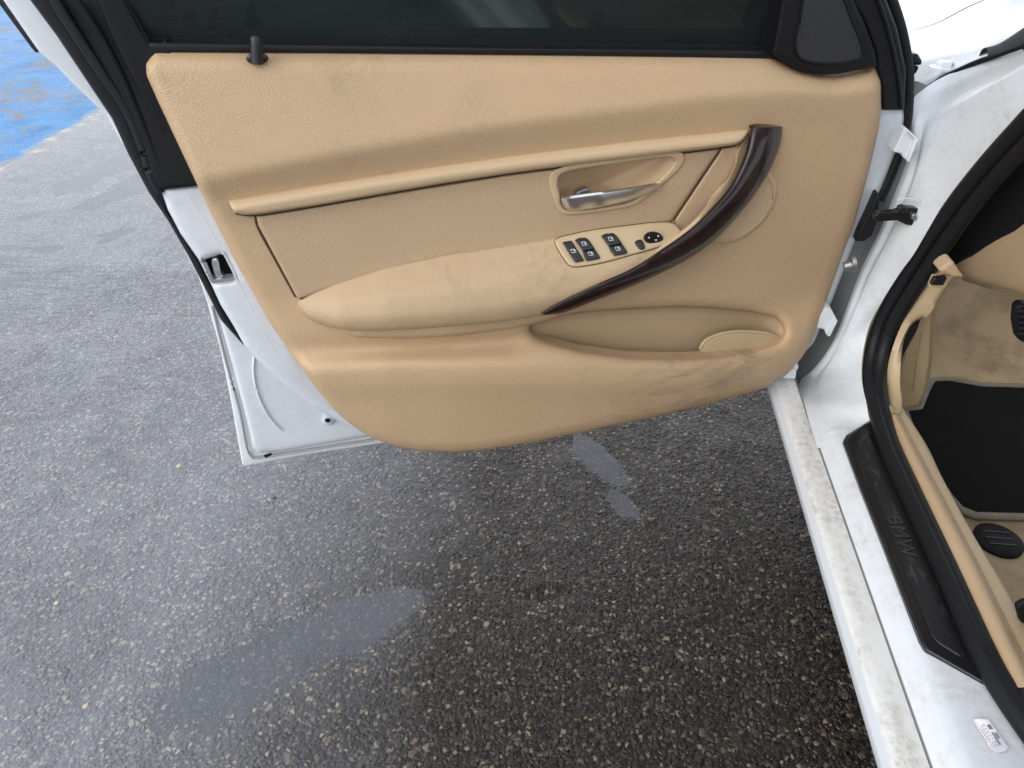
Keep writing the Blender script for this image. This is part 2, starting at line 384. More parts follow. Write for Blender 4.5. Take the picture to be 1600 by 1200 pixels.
c = a.mix(a.math('MULTIPLY', a.ramp(patch, (.4, 0.0), (.65, 1.0)), .30), c, (.016, .013, .011))
edge = a.math('ADD', a.math('ADD', a.math('MULTIPLY', sx.outputs[1], -.10), a.math('MULTIPLY', sx.outputs[0], -1.0)), a.math('ADD', a.math('MULTIPLY', a.noise(1.6, 6, .7), .40), a.math('MULTIPLY', a.noise(11, 6, .7), .12)))
bl = a.ramp(a.math('SUBTRACT', edge, 2.70), (.0, 0.0), (.06, 1.0))
wear = a.ramp(a.noise(2.2, 8, .75, dist=.5), (.40, 0.0), (.50, 1.0))
blue = a.mix(a.ramp(a.noise(7, 7, .75), (.35, 0.0), (.65, 1.0)), (.006, .125, .36), (.05, .27, .55))
edgeline = a.math('MULTIPLY', a.ramp(a.math('SUBTRACT', edge, 2.64), (.0, 0.0), (.05, 1.0)), a.ramp(a.math('SUBTRACT', edge, 2.72), (.0, 1.0), (.05, 0.0)))
c = a.mix(a.math('MULTIPLY', edgeline, a.ramp(a.noise(9, 6, .7), (.5, 0.0), (.6, 1.0))), c, (.42, .36, .26))
c = a.mix(a.math('MULTIPLY', a.math('MULTIPLY', bl, wear), a.ramp(h, (.7, 1.0), (1.25, .25))), c, blue)
wet = a.ramp(a.noise(1.9, 4, .6), (.42, 0.0), (.62, 1.0))
ro = a.math('ADD', a.math('MULTIPLY', wet, -.10), a.math('ADD', .26, a.math('MULTIPLY', id2.outputs[1], .14)))
dp = a.n('Displacement', Height=h, Midlevel=0.0, Scale=.0022); a.set(a.out.inputs['Displacement'], dp.outputs[0])
a.m.displacement_method = 'BOTH'
M['asphalt'] = a.fin(Base_Color=c, Roughness=ro, Specular_IOR_Level=a.math('SUBTRACT', .36, a.math('MULTIPLY', bl, .26)), Coat_Weight=a.math('MULTIPLY', a.math('ADD', .16, a.math('MULTIPLY', left_sheen, .5)), a.math('SUBTRACT', 1.0, a.math('MULTIPLY', bl, .92)), clamp=True), Coat_Roughness=.12, Coat_IOR=1.33)

# ================================================================= ground
def axis(fine0, fine1, st, lo, hi):
    c = list(np.arange(fine0, fine1, st)); s = st
    while c[-1] < hi: s *= 1.22; c.append(c[-1]+s)
    s = st; b = []; x = fine0
    while x > lo: s *= 1.22; x -= s; b.append(x)
    return np.array(b[::-1]+c)
GX = axis(-1.55, .50, .0030, -400, 400); GY = axis(.40, 2.05, .0030, -400, 800)
def vnoise(x, y, sc, seed):
    r = np.random.default_rng(seed); T = r.random((64, 64)); X, Y = x*sc, y*sc
    i, j = np.floor(X).astype(int), np.floor(Y).astype(int); u, v = X-i, Y-j; u = u*u*(3-2*u); v = v*v*(3-2*v)
    g = lambda p, q: T[p % 64, q % 64]
    return (g(i, j)*(1-u)+g(i+1, j)*u)*(1-v)+(g(i, j+1)*(1-u)+g(i+1, j+1)*u)*v
XX, YY = np.meshgrid(GX, GY)
Zrise = .003+.004*np.clip((XX+.55*YY+.02)/.45, 0, .7)
Zfar = .008*np.clip((-XX-.1*YY-2.0)/.5, 0, 1)
near = np.exp(-((XX+.5)**2+(YY-1.0)**2)/9.0)
Zg = (.0030*vnoise(XX, YY, 2.3, 1)+.0024*vnoise(XX, YY, 6.1, 2)+.0016*vnoise(XX, YY, 17., 3)+.0008*vnoise(XX, YY, 43., 4)+Zrise)*near+Zfar
PUD = [((-.42, .735), (.20, .062), .62, .0095), ((-.56, .60), (.12, .08), .5, .0060), ((.05, 1.26), (.11, .036), -.9, .0095), ((.105, 1.12), (.045, .022), -.8, .0085), ((-.03, .86), (.05, .02), .3, .006),
       ((-.25, .98), (.05, .018), .9, .0050)]
for (cx, cy), (sx_, sy_), an, dp_ in PUD:
    u = (XX-cx)*math.cos(an)+(YY-cy)*math.sin(an); v = -(XX-cx)*math.sin(an)+(YY-cy)*math.cos(an)
    Zg -= dp_*np.exp(-((u/sx_)**2+(v/sy_)**2)**1.5)
nx, ny = len(GX), len(GY); ii = (np.arange(ny-1)[:, None]*nx+np.arange(nx-1)[None]).ravel()
Fq = np.stack([ii, ii+1, ii+nx+1, ii+nx], 1)
me = bpy.data.meshes.new('ground'); me.vertices.add(nx*ny); me.vertices.foreach_set('co', np.stack([XX, YY, Zg], -1).ravel().astype(np.float32))
me.loops.add(Fq.size); me.loops.foreach_set('vertex_index', Fq.ravel().astype(np.int32))
me.polygons.add(len(Fq)); me.polygons.foreach_set('loop_start', (np.arange(len(Fq))*4).astype(np.int32))
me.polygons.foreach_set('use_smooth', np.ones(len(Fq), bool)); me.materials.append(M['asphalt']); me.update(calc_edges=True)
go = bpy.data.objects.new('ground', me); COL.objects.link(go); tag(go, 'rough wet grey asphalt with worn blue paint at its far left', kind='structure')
for lab, out, zz in (('wide patchy sheet of rain water on the asphalt left of the door, with a pool left of the dark patch', [(-14, -3), (-.10, .2), (-.05, .7), (-.10, 1.0), (-.2, 1.6), (-.4, 3.0), (-1.0, 7.0), (-14, 9)], .0050),
                     ('small narrow puddle on the asphalt just under the lowest edge of the door', [(-.01, 1.05), (.2, .98), (.2, 1.42), (-.01, 1.42)], .0082)):
    tag(mesh('puddle', [(x, y, zz) for x, y in out], [tuple(range(len(out)))], M['water'], smooth=False), lab, kind='structure')

# ================================================================= the car
car = bpy.data.objects.new('parked_car', None); COL.objects.link(car); car.location = (0, 0, 0); car.empty_display_size = .2
tag(car, 'white car with its front left door wide open, beige trim inside', 'car')

# ---- relief of the door trim (curves: height in the survey against x; depth w)
KX = [220, 300, 400, 500, 600, 700, 800, 900, 1000, 1100, 1200, 1300, 1380]
K = [([76, 77, 78, 78, 79, 80, 81, 82, 83, 84, 88, 116, 103], [-.014]*13),
     ([98, 99, 100, 100, 101, 102, 103, 104, 105, 106, 112, 138, 125], [.004]*13),
     ([300, 285, 265, 245, 226, 208, 193, 180, 167, 152, 143, 132, 125], [.020, .025, .027, .028, .028, .028, .027, .026, .024, .022, .020, .017, .014]),
     ([345, 322, 303, 288, 272, 258, 244, 231, 219, 209, 200, 195, 190], [.012]*13),
     ([380, 352, 345, 330, 312, 298, 284, 270, 257, 247, 240, 235, 230], [.010, .010, .007, .006, .006, .006, .006, .006, .006, .006, .011, .012, .010]),
     ([480, 480, 470, 455, 416, 396, 381, 366, 352, 350, 360, 380, 380], [.010, .010, .010, .008, .006, .006, .006, .006, .006, .006, .012, .012, .008]),
     ([520, 520, 515, 520, 528, 526, 516, 486, 475, 468, 455, 430, 420], [.010, .010, .011, .020, .030, .034, .030, .018, .012, .012, .012, .010, .006]),
     ([560, 555, 548, 548, 545, 541, 530, 489, 482, 480, 484, 460, 450], [.012, .012, .014, .015, .014, .014, .014, .016, .014, .012, .010, .008, .004]),
     ([600, 595, 590, 575, 565, 564, 566, 572, 578, 575, 560, 510, 500], [.016, .016, .022, .042, .052, .056, .058, .060, .062, .060, .048, .022, .01]),
     ([625, 620, 615, 604, 600, 598, 599, 602, 604, 598, 577, 525, 515], [.014, .014, .020, .038, .052, .058, .061, .063, .064, .062, .048, .022, .01]),
     ([640, 636, 632, 626, 622, 620, 620, 622, 622, 614, 590, 540, 530], [.010, .010, .015, .031, .045, .052, .055, .057, .057, .053, .041, .019, .006]),
     ([740]*13, [0, 0, 0, .008, .026, .034, .038, .040, .040, .036, .026, .010, 0])]
rx = np.arange(200, 1420, 4.0); ry = np.arange(50, 800, 4.0)
RW = np.zeros((len(ry), len(rx)))
for i, x in enumerate(rx):
    RW[:, i] = np.interp(ry, [np.interp(x, KX, k[0]) for k in K], [np.interp(x, KX, k[1]) for k in K])
def blur(A, s):
    n = int(3*s); kk = np.exp(-np.arange(-n, n+1)**2/(2*s*s)); kk /= kk.sum()
    for ax_ in (0, 1):
        A = np.apply_along_axis(lambda v: np.convolve(np.pad(v, n, mode='edge'), kk, 'valid'), ax_, A)
    return A
RW = blur(RW, 1.9)
def T(x, y):
    fx = np.clip((np.asarray(x, float)-rx[0])/4, 0, len(rx)-1.001); fy = np.clip((np.asarray(y, float)-ry[0])/4, 0, len(ry)-1.001)
    i, j = fx.astype(int), fy.astype(int); u, v = fx-i, fy-j
    return (RW[j, i]*(1-u)+RW[j, i+1]*u)*(1-v)+(RW[j+1, i]*(1-u)+RW[j+1, i+1]*u)*v
def Toff(d): return lambda x, y: T(x, y)+d

TRIM_L = [(240, 78), (228, 100), (229, 118), (250, 165), (290, 250), (330, 335), (370, 412), (420, 502), (460, 562), (495, 608), (520, 638), (545, 661), (580, 684)]
TRIM_B = [(620, 698), (660, 705), (710, 707), (760, 703), (830, 692), (930, 672), (1030, 650), (1120, 629), (1195, 606), (1230, 583), (1252, 560)]
TRIM_R = [(1268, 535), (1287, 483), (1310, 417), (1336, 345), (1360, 258), (1373, 200), (1377, 170), (1376, 130), (1370, 103)]
TRIM_T = [(1340, 109), (1310, 115), (1280, 116), (1250, 110), (1225, 97), (1205, 87)]
POCKET = [(828, 515), (831, 507), (850, 499), (909, 488), (987, 482), (1066, 479), (1112, 481), (1175, 487), (1212, 496), (1223, 509), (1225, 521), (1216, 534),
          (1175, 549), (1112, 558), (1066, 560), (987, 559), (909, 548), (862, 535), (837, 524)]
# ---- painted door shell (the part "door"), then what is fixed to it
RF = [(251, 294), (262, 327), (282, 365), (310, 405), (328, 440), (345, 477), (366, 511), (382, 540), (412, 574), (450, 607), (487, 634), (525, 656), (562, 675), (590, 687)]
shell_out = RF+[(700, 690), (900, 660), (1150, 605), (1225, 580), (1250, 560)]+[(1272, 535), (1300, 470), (1332, 386), (1349, 346), (1377, 295), (1397, 244), (1407, 219), (1413, 187), (1412, 172), (1340, 150), (330, 286)]
RCH = [(868, 283), (872, 272), (884, 266), (960, 253), (1050, 243), (1059, 250), (1052, 264), (1024, 291), (996, 314), (983, 320), (889, 332), (878, 328), (872, 314)]
LATCH = [(316, 407), (345, 397), (352, 400), (368, 434), (366, 438), (332, 442), (329, 436)]
door = relief('door', shell_out, lambda x, y: -.020-.00*x, M['white_in'], car, step=14, r=9, rw=.010, back=.05, smooth=False, holes=[LATCH, RCH], edge=6)
def dpart(*a_, **k_): return relief(*a_, **k_)
# outer skin seen past the shell: flange and recessed inner face
skin = [(291, 396), (310, 432), (324, 473), (345, 548), (362, 632), (379, 729), (388, 728), (469, 712), (600, 692), (760, 668), (1000, 620), (1190, 585), (1260, 530), (1300, 420), (700, 330), (330, 340)]
dpart('outer_skin', skin, -.088, M['sill'], door, step=18, r=3, rw=.003, back=.012, smooth=False, edge=6)
inner_face = [(330, 462), (337, 480), (364, 574), (390, 675), (394, 698), (404, 708), (440, 705), (487, 697), (577, 682), (760, 652), (1000, 600), (1150, 500), (600, 400), (345, 440)]
dpart('inner_skin', inner_face, -.078, M['white_in'], door, step=14, r=7, rw=.007, back=.012, smooth=False, edge=6)
tube('pressed_bead', dr(spl([(397, 556), (396, 580), (402, 612), (414, 640), (428, 660), (440, 672)], n=30), -.0775), .0035, M['white_in'], door, seg=8, flat=.6)
tube('hem_line', dr(spl([(332, 478), (352, 560), (374, 640), (389, 708), (396, 716), (412, 714), (500, 700), (585, 687)], n=40), -.084), .0022, M['grey'], door, seg=6)
dpart('drain_slot', [(412, 712), (424, 708), (425, 711), (415, 716)], -.074, M['mouth'], door, step=4, back=.002, smooth=False)
# bolt
def disc(name, c, rpx, w, hgt, mat, parent, seg=20, k=0.0, ry_=None, dome=.3, rot=0.0):
    t = np.linspace(0, 2*math.pi, seg, endpoint=False); ry_ = ry_ or rpx
    rows = []
    for f, ww in ((1, w-.002), (1, w+hgt*.7), (.88, w+hgt), (.45, w+hgt*(1+dome*.6)), (.02, w+hgt*(1+dome))):
        x, y = f*rpx*np.cos(t), f*ry_*np.sin(t)
        p = np.stack([c[0]+x*math.cos(rot)-y*math.sin(rot), c[1]+x*math.sin(rot)+y*math.cos(rot)], 1); rows.append(dr(p, ww, k))
    return grid(name, rows, mat, parent, closed=True, cap=True, ang=40)
b = disc('bolt', (513, 657), 10, -.078, .006, M['white_in'], door, ry_=7.5); disc('socket', (512, 657), 4.5, -.069, .0015, M['mouth'], b, ry_=3.4)
b.name = 'bolt'
# shell crease lines
tube('shell_crease', dr(spl([(293, 300), (340, 378), (400, 495), (432, 552)], n=30), -.0208), .0012, M['white_in'], door, seg=6)
tube('shell_crease', dr(spl([(467, 595), (500, 625), (545, 655), (590, 680)], n=20), -.0208), .0012, M['white_in'], door, seg=6)
# latch
dpart('latch', [(313, 402), (350, 392), (373, 440), (328, 448)], -.052, M['mouth'], door, step=6, back=.01, smooth=False)
dpart('latch_claw', [(331, 405), (339, 403), (346, 428), (350, 432), (340, 436), (334, 425)], -.034, M['chrome'], door, step=4, r=2, rw=.003, back=.012)
dpart('latch_frame', [(318, 411), (322, 410), (333, 437), (366, 434), (367, 438), (331, 443)], -.018, M['chrome'], door, step=4, back=.002, smooth=False)

# ---- rubber and window frame on the latch side
seal_l = [(47, 0), (88, 55), (118, 100), (150, 148), (175, 185), (200, 240), (232, 300), (262, 344), (291, 394), (318, 446), (345, 500), (381, 540)]
seal_r = [(374, 524), (352, 490), (333, 450), (312, 408), (284, 366), (263, 327), (250, 297), (238, 275), (225, 232), (200, 175), (162, 120), (125, 65), (82, 0)]
ext = lambda p, q, y: (p[0]+(q[0]-p[0])*(y-p[1])/(q[1]-p[1]), y)
top_y = -90
dpart('door_seal', [ext((47, 0), (88, 55), top_y)]+seal_l+seal_r+[ext((82, 0), (125, 65), top_y)], -.045, M['rubber'], door, step=10, r=8, rw=.012, back=.045, smooth=False, edge=5)
tube('seal_lip', dr(spl([(84, -2), (124, 60), (161, 116), (199, 172), (224, 230), (238, 275), (251, 300)], n=40), -.023), .0060, M['rubber'], door, seg=8)
tube('seal_lip', dr(spl([(120, 0), (158, 60), (186, 112), (212, 170), (240, 236), (262, 292)], n=40), -.017), .004, M['black'], door, seg=8)
wf_l = lambda x, y: -.030+.0001*(x-80)
dpart('window_frame', [ext((82, 0), (125, 65), top_y), (82, 0), (125, 65), (162, 120), (200, 175), (225, 232), (238, 275), (251, 297), (330, 288), (330, 250), (260, 60), (240, 76), (236, 66), (200, 0), (160, top_y)],
      wf_l, M['black'], door, step=10, r=5, rw=.006, back=.03, smooth=False, edge=5)
dpart('frame_cover', [(125, top_y), (152, 0), (175, 60), (214, 140), (250, 215), (290, 290), (322, 289), (300, 200), (262, 60), (248, 78), (232, 66), (196, 0), (150, top_y)], -.012, M['black'], door, step=10, r=6, rw=.008, back=.02, smooth=False, edge=5)
dpart('painted_frame_edge', [ext((5, 0), (62, 82), top_y), (5, 0), (62, 82), (92, 108), (115, 132), (150, 165), (166, 180), (190, 222), (200, 235), (205, 200), (150, 120), (95, 40), (62, 0), ext((62, 0), (95, 40), top_y)],
      -.066, M['white'], door, step=8, r=4, rw=.004, back=.035, smooth=False, edge=5)
dpart('pillar_cover', [ext((-6, 0), (50, 78), top_y), (-6, 0), (50, 76), (56, 82), (63, 82), (62, 78), (8, 0), ext((8, 0), (60, 76), top_y)], -.078, M['gloss'], door, step=8, r=2, rw=.002, back=.025, smooth=False, edge=5)
# ---- hinge side: black frame, seals
dpart('window_frame', [(1325, top_y), (1330, 0), (1350, 35), (1367, 80), (1370, 105), (1376, 130), (1378, 172), (1413, 172), (1416, 110), (1402, 45), (1385, 0), (1352, top_y)], -.006, M['black'], door, step=10, r=6, rw=.008, back=.03, smooth=False, edge=5)
tube('seal_lip', dr(spl([(1376, -40), (1392, 0), (1408, 50), (1418, 105), (1419, 150), (1416, 190), (1407, 225), (1392, 268), (1372, 312)], n=40), -.03), .0085, M['rubber'], door, seg=10)
tube('seal_lip', dr(spl([(1352, -40), (1376, 10), (1394, 70), (1404, 120), (1409, 168)], n=40), -.004), .0028, M['rubber'], door, seg=8)
dpart('frame_backing', [(60, -60), (100, -60), (180, 110), (225, 190), (255, 262), (270, 300), (285, 345), (268, 340), (240, 292), (222, 262), (190, 195), (150, 130)], -.047, M['rubber'], door, step=12, back=.006, smooth=False, edge=8)
# ---- glass and belt line
gl0 = dr([(215, 84), (1228, 96), (1228, -25)], -.036, .30)
zt = lambda z: -.036+.30*(z-.96)
uG = [p_@DD for p_ in gl0]
GLP = np.vstack([gl0[:2], [duz(uG[1]-.0, 1.03, zt(1.03))], [duz(-.70, 1.22, zt(1.22))], [duz(-.5, 1.345, zt(1.345))], [duz(-.2, 1.40, zt(1.40))], [duz(uG[0]-.0, 1.40, zt(1.40))], [duz(uG[0]+.03, 1.2, zt(1.2))]])
slab('window_glass', GLP, -NN*.004, M['glass'], door)
dpart('belt_seal', [(228, 66), (500, 70), (850, 75), (1215, 79), (1215, 92), (850, 86), (500, 82), (238, 82)], -.012, M['rubber'], door, step=8, r=4, rw=.004, back=.02, smooth=False, edge=8)
dpart('belt_gap_strip', [(225, 58), (500, 62), (850, 67), (1215, 72), (1215, 82), (850, 78), (500, 73), (232, 69)], -.030, M['mouth'], door, step=10, back=.01, smooth=False, edge=8)
# etched marks on the glass: ring with E1 and rows of small print, seen mirrored from inside
def etch(name, polys, parent):
    V, Fc = [], []
    for q in polys:
        s = len(V); V += list(dr(q, -.0352, .30)); Fc.append(tuple(range(s, s+len(q))))
    return mesh(name, V, Fc, M['etch'], parent, smooth=False)
M['etch'] = plain('faint_glass_print', (.006, .009, .010), .7)
def ringp(c, r0, r1, ry0, ry1, n=20):
    out = []
    for i in range(n):
        a0, a1 = 2*math.pi*i/n, 2*math.pi*(i+1)/n
        out.append([(c[0]+r0*math.cos(a0), c[1]+ry0*math.sin(a0)), (c[0]+r1*math.cos(a0), c[1]+ry1*math.sin(a0)), (c[0]+r1*math.cos(a1), c[1]+ry1*math.sin(a1)), (c[0]+r0*math.cos(a1), c[1]+ry0*math.sin(a1))])
    return out
R4 = lambda x0, y0, x1, y1: [(x0, y0), (x1, y0), (x1, y1), (x0, y1)]
P_ = ringp((296, 25), 7.2, 8.2, 6.6, 7.6)+ringp((261, 2), 9, 10.4, 9, 10.2)+[R4(299, 21, 300.2, 29), R4(295, 21, 299, 22), R4(295, 24.5, 299, 25.5), R4(295, 28, 299, 29), R4(291.4, 21, 292.6, 29)]
P_ += [R4(327, 12.5, 339, 14), R4(329, 22.5, 340, 24), [(331, 22.5), (333, 22.5), (337, 14), (335, 14)]]
for y, x0, x1 in ((24, 243, 285), (30, 246, 284), (37, 262, 278), (29, 321, 351), (35, 334, 338), (41, 324, 353), (12, 254, 270)):
    x = x0
    while x < x1:
        wd = random.uniform(1.2, 2.6); P_.append(R4(x, y-1.5, x+wd, y+1.3)); x += wd+random.uniform(.7, 1.3)
P_ += ringp((299, 38), 4, 6.5, 2, 4, 12)
etch('glass_markings', P_, door)
# upper window frame above the picture (casts the reflections in the wet ground)
pA = dr([(130, -60)], -.03)[0]; pB = dr([(1352, -60)], -.02)[0]
def tumble(z): return -.03+.30*(z-.96)
uA = pA@DD; uB = pB@DD
fr_pts = np.array([pA, duz(uA+.02, 1.2, tumble(1.2)), duz(uA+.03, 1.36, tumble(1.36)), duz(uA-.03, 1.415, tumble(1.41)), duz(-.2, 1.42, tumble(1.42)), duz(-.5, 1.36, tumble(1.36)), duz(-.75, 1.2, tumble(1.2)), duz(uB+.05, 1.06, tumble(1.06)), pB])
tube('upper_window_frame', fr_pts, .034, M['black'], door, n=60, seg=10, flat=.6)
# ---- tweeter sail panel
SAIL = [(1222, -80), (1221, 0), (1206, 84), (1226, 98), (1250, 111), (1280, 117), (1310, 116), (1340, 110), (1371, 104), (1367, 80), (1350, 35), (1334, 0), (1310, -80)]
dpart('mirror_corner_trim', SAIL, .004, M['black'], door, step=8, r=7, rw=.008, back=.03, smooth=False, edge=5)
TW = [(1262, -14), (1250, 35), (1243, 72), (1250, 91), (1280, 99), (1325, 97), (1345, 89), (1347, 76), (1330, 30), (1308, -14)]
tw = dpart('tweeter_grille', TW, .005, M['grille_b'], door, step=6, r=5, rw=-.0, back=.004, edge=4)
tube('grille_rim', dr(spl(TW, n=70, closed=True)[list(range(70))+[0]], .0048), .0018, M['black'], tw, seg=8)

# ---- trim panel with the pocket opening
RC = [(871, 285), (874, 275), (884, 269), (960, 256), (1048, 246), (1055, 250), (1049, 262), (1022, 288), (994, 311), (982, 317), (890, 329), (881, 326), (876, 312)]

trim = dpart('trim_panel', TRIM_L+TRIM_B+TRIM_R+TRIM_T, T, M['vinyl'], door, step=6, r=16, rw=.016, back=.02, smooth=False, holes=[POCKET, RC], edge=5)
# pocket bowl
ring = spl(POCKET, n=90, closed=True); R0 = dr(ring, T(ring[:, 0], ring[:, 1])-.016)
cen = R0.mean(0); rows = []
d0 = dr(ring, T(ring[:, 0], ring[:, 1])-.016)
def bowl_row(fr, dz, dw):
    ph = (R0-cen); Q = cen+ph*np.array([1, 1, 1])*fr; Q = Q-EZ*dz+NN*dw
    return Q
top_m = (ring[:, 1] < 520)[:, None]*1.0
rows = [R0+NN*.001]
for f_, dz, dw in ((.985, .004, -.006), (.965, .018, -.010), (.94, .036, -.012), (.92, .060, -.014), (.86, .085, -.014), (.60, .098, -.014), (.05, .100, -.014)):
    rows.append(bowl_row(f_, dz, dw))
grid('map_pocket', rows, M['pocket'], door, closed=True)
cup_top = np.array([(1093, 562), (1093, 548), (1100, 534), (1117, 524), (1144, 518), (1175, 518), (1205, 522), (1219, 530)], float)
ct = spl(cup_top, n=36); C0 = dr(ct, .014+.0*ct[:, 0]); cc = dr([(1160, 556)], .045)[0]
rows = [C0-EZ*.03-(C0-cc)*-.06, C0+(C0-cc)*.02-EZ*.002, C0, C0-(C0-cc)*.05, C0-(C0-cc)*.08-EZ*.004, C0-(C0-cc)*.11-EZ*.025, C0-(C0-cc)*.15-EZ*.050, C0-(C0-cc)*.35-EZ*.070, C0-(C0-cc)*.95-EZ*.074]
grid('bottle_holder', rows, M['plastic'], door)
tube('holder_rim', C0-EZ*.0005, .0028, M['plastic'], door, seg=8)
# ---- long moulding strip under the shoulder
STRIP = [(355, 312), (400, 303), (500, 288), (600, 272), (800, 243), (1000, 219), (1100, 209), (1171, 200), (1170, 208), (1160, 221), (1149, 227), (1110, 238), (1000, 252), (800, 272), (600, 306), (500, 321), (400, 335), (382, 336), (368, 333), (362, 326)]
STRIP = [(355, 312), (400, 304), (500, 287), (600, 271), (700, 256), (800, 242), (900, 230), (1000, 218), (1100, 208), (1171, 200.5), (1170, 208), (1160, 221), (1149, 227), (1110, 232), (1000, 245), (900, 257), (800, 270), (700, 285), (600, 302), (500, 320), (400, 335), (382, 336), (368, 333), (362, 326)]
def w_strip(x, y):
    yt = np.interp(x, [355, 400, 500, 600, 700, 800, 900, 1000, 1100, 1171], [312, 304, 287, 271, 256, 242, 230, 218, 208, 200.5])
    q = np.clip((y-yt)/24, 0, 1)
    return .012+.014*np.sin(q*math.pi*.62)
dpart('trim_strip', STRIP, w_strip, M['smoothbeige'], door, step=5, r=5, rw=.006, back=.02, smooth=False, edge=4)
# ---- recessed leather insert and the panel beside the pull handle
INS = [(400, 337), (420, 334), (600, 304), (800, 272), (1000, 247), (1126, 231), (1122, 238), (1090, 285), (1052, 343), (1040, 352), (870, 380), (700, 402), (600, 424), (468, 468), (462, 462), (430, 402), (403, 352)]
dpart('leather_insert', INS, Toff(.006), M['insert'], door, step=7, r=6, rw=.006, back=.008, smooth=False, edge=3, holes=[RC])
def gapline(pts, wf, r_=.0011, n=40, nm='panel_gap', par=None, closed=False):
    q = spl(pts, n=n, closed=closed)
    if closed: q = np.vstack([q, q[:1]])
    return tube(nm, dr(q, wf(q[:, 0], q[:, 1])), r_, M['seam'], par or door, seg=6)
gapline([(399, 338), (402, 352), (429, 403), (462, 463)], Toff(.0005), .0019)
gapline([(468, 467), (530, 439), (600, 417), (700, 396), (800, 381), (870, 370), (960, 355), (1040, 345)], Toff(.0030), .0012)
gapline([(1127, 230), (1123, 238), (1091, 286), (1053, 344)], Toff(.0025), .0013)
gapline([(368, 334), (384, 337), (402, 337), (500, 322), (600, 304), (700, 287), (800, 272), (900, 259), (1000, 247), (1110, 234), (1150, 228)], Toff(.0075), .0009)
dpart('handle_side_panel', [(1128, 231), (1152, 226), (1160, 240), (1150, 270), (1105, 330), (1078, 358), (1062, 364), (1056, 349), (1054, 344), (1092, 287), (1124, 239)], Toff(.0055), M['insert'], door, step=5, r=4, rw=.004, back=.008, smooth=False, edge=3)
# ---- armrest
ARM = [(462, 477), (466, 468), (490, 455), (530, 439), (600, 417), (700, 396), (800, 381), (870, 370), (960, 355), (1025, 346), (1052, 346), (1060, 351), (1070, 364), (1085, 357), (1070, 375), (1045, 395), (1000, 424), (950, 447), (900, 466), (868, 484), (846, 493), (780, 503), (700, 510), (620, 516), (550, 517), (515, 511), (490, 502), (473, 490)]
AXs = [460, 480, 530, 600, 700, 800, 900, 1000, 1060, 1090]
A_top = [470, 460, 439, 417, 396, 381, 365, 349, 346, 350]; A_edge = [480, 483, 483, 478, 468, 457, 443, 420, 395, 372]; A_bot = [484, 500, 516, 519, 512, 502, 480, 440, 405, 380]
A_w = [.012, .026, .046, .058, .064, .066, .066, .066, .060, .056]
def w_arm(x, y):
    t, e, b_, we = (np.interp(x, AXs, q) for q in (A_top, A_edge, A_bot, A_w))
    q = np.clip((y-t)/np.maximum(e-t, 1), 0, 1); q2 = np.clip((y-e)/np.maximum(b_-e, 1), 0, 1)
    s = q**.92
    soft = np.where(q < 1, .010+(we-.010)*s - .006*np.clip((q-.75)/.25, 0, 1)**2, we-.006+.008*np.sin(q2*math.pi*.7)-.010*q2**3)
    return soft
arm_grid_x = np.arange(452, 1100, 3.0); arm_grid_y = np.arange(335, 530, 3.0)
AGX, AGY = np.meshgrid(arm_grid_x, arm_grid_y); AW = blur(w_arm(AGX, AGY), 2.2)
def WA(x, y):
    fx = np.clip((np.asarray(x, float)-arm_grid_x[0])/3, 0, len(arm_grid_x)-1.001); fy = np.clip((np.asarray(y, float)-arm_grid_y[0])/3, 0, len(arm_grid_y)-1.001)
    i, j = fx.astype(int), fy.astype(int); u, v = fx-i, fy-j
    return (AW[j, i]*(1-u)+AW[j, i+1]*u)*(1-v)+(AW[j+1, i]*(1-u)+AW[j+1, i+1]*u)*v
dpart('armrest', ARM, WA, M['arm'], door, step=5, r=6, rw=.006, back=.03, smooth=False, edge=4)
dpart('armrest_base', [(500, 500), (520, 518), (560, 528), (640, 529), (720, 524), (800, 514), (860, 500), (900, 480), (800, 470), (600, 480)], lambda x, y: np.interp(x, [500, 560, 700, 860], [.012, .032, .042, .03]), M['vinyl'], door, step=8, r=7, rw=.010, back=.02, smooth=False, edge=5)
# ---- switch plate and switches
PL = [(867, 377), (872, 372), (894, 366), (929, 359), (984, 352), (1025, 347.5), (1049, 348), (1057, 352), (1065, 365), (1057, 373), (1029, 386), (984, 399), (963, 405), (929, 413), (899, 417), (890, 415), (881, 404)]
SWP = dpart('switch_plate', PL, lambda x, y: WA(x, y)+.0035, M['plastic'], door, step=4, r=4, rw=.003, back=.004, edge=2.5)
tube('plate_gap', dr(spl([(870, 380), (882, 404), (891, 417), (900, 419), (930, 415), (964, 407), (985, 401)], n=30), WA(930, 410)+.0*np.zeros(30)), .0006, M['mouth'], SWP, seg=5) if False else None
def wS(d): return lambda x, y: WA(x, y)+d
gapline(PL, wS(.0006), .0009, n=90, nm='plate_gap', par=SWP, closed=True)
def rocker(poly, split=False):
    o = dpart('window_switch', poly, wS(.0075), M['switch'], door, step=3, r=2.2, rw=.0018, back=.006, smooth=False, edge=1.6)
    return o
WELLS = [[(896.5, 375.5), (921, 370.5), (941, 404), (915, 410.5)], [(937, 369), (965, 363.5), (984.5, 395.5), (958, 402.5)], [(877, 380), (895, 375.5), (915, 409), (897, 412.5)]]
for q in WELLS:
    pass
rocker([(880, 380), (893.5, 377), (913, 407.5), (899, 410), (893, 402)])
rocker([(899.5, 376.5), (906, 373), (917, 372.5), (921, 376), (929.5, 389), (911, 392.5)])
rocker([(911.3, 393), (929.8, 389.6), (937, 401), (938, 404), (917, 408), (914, 402)])
rocker([(940.5, 370), (947, 366.5), (959.5, 365.3), (964, 369), (972, 380.5), (951.5, 385)])
rocker([(951.8, 385.6), (972.3, 381.1), (980, 393), (980, 396), (960, 400), (955, 393)])
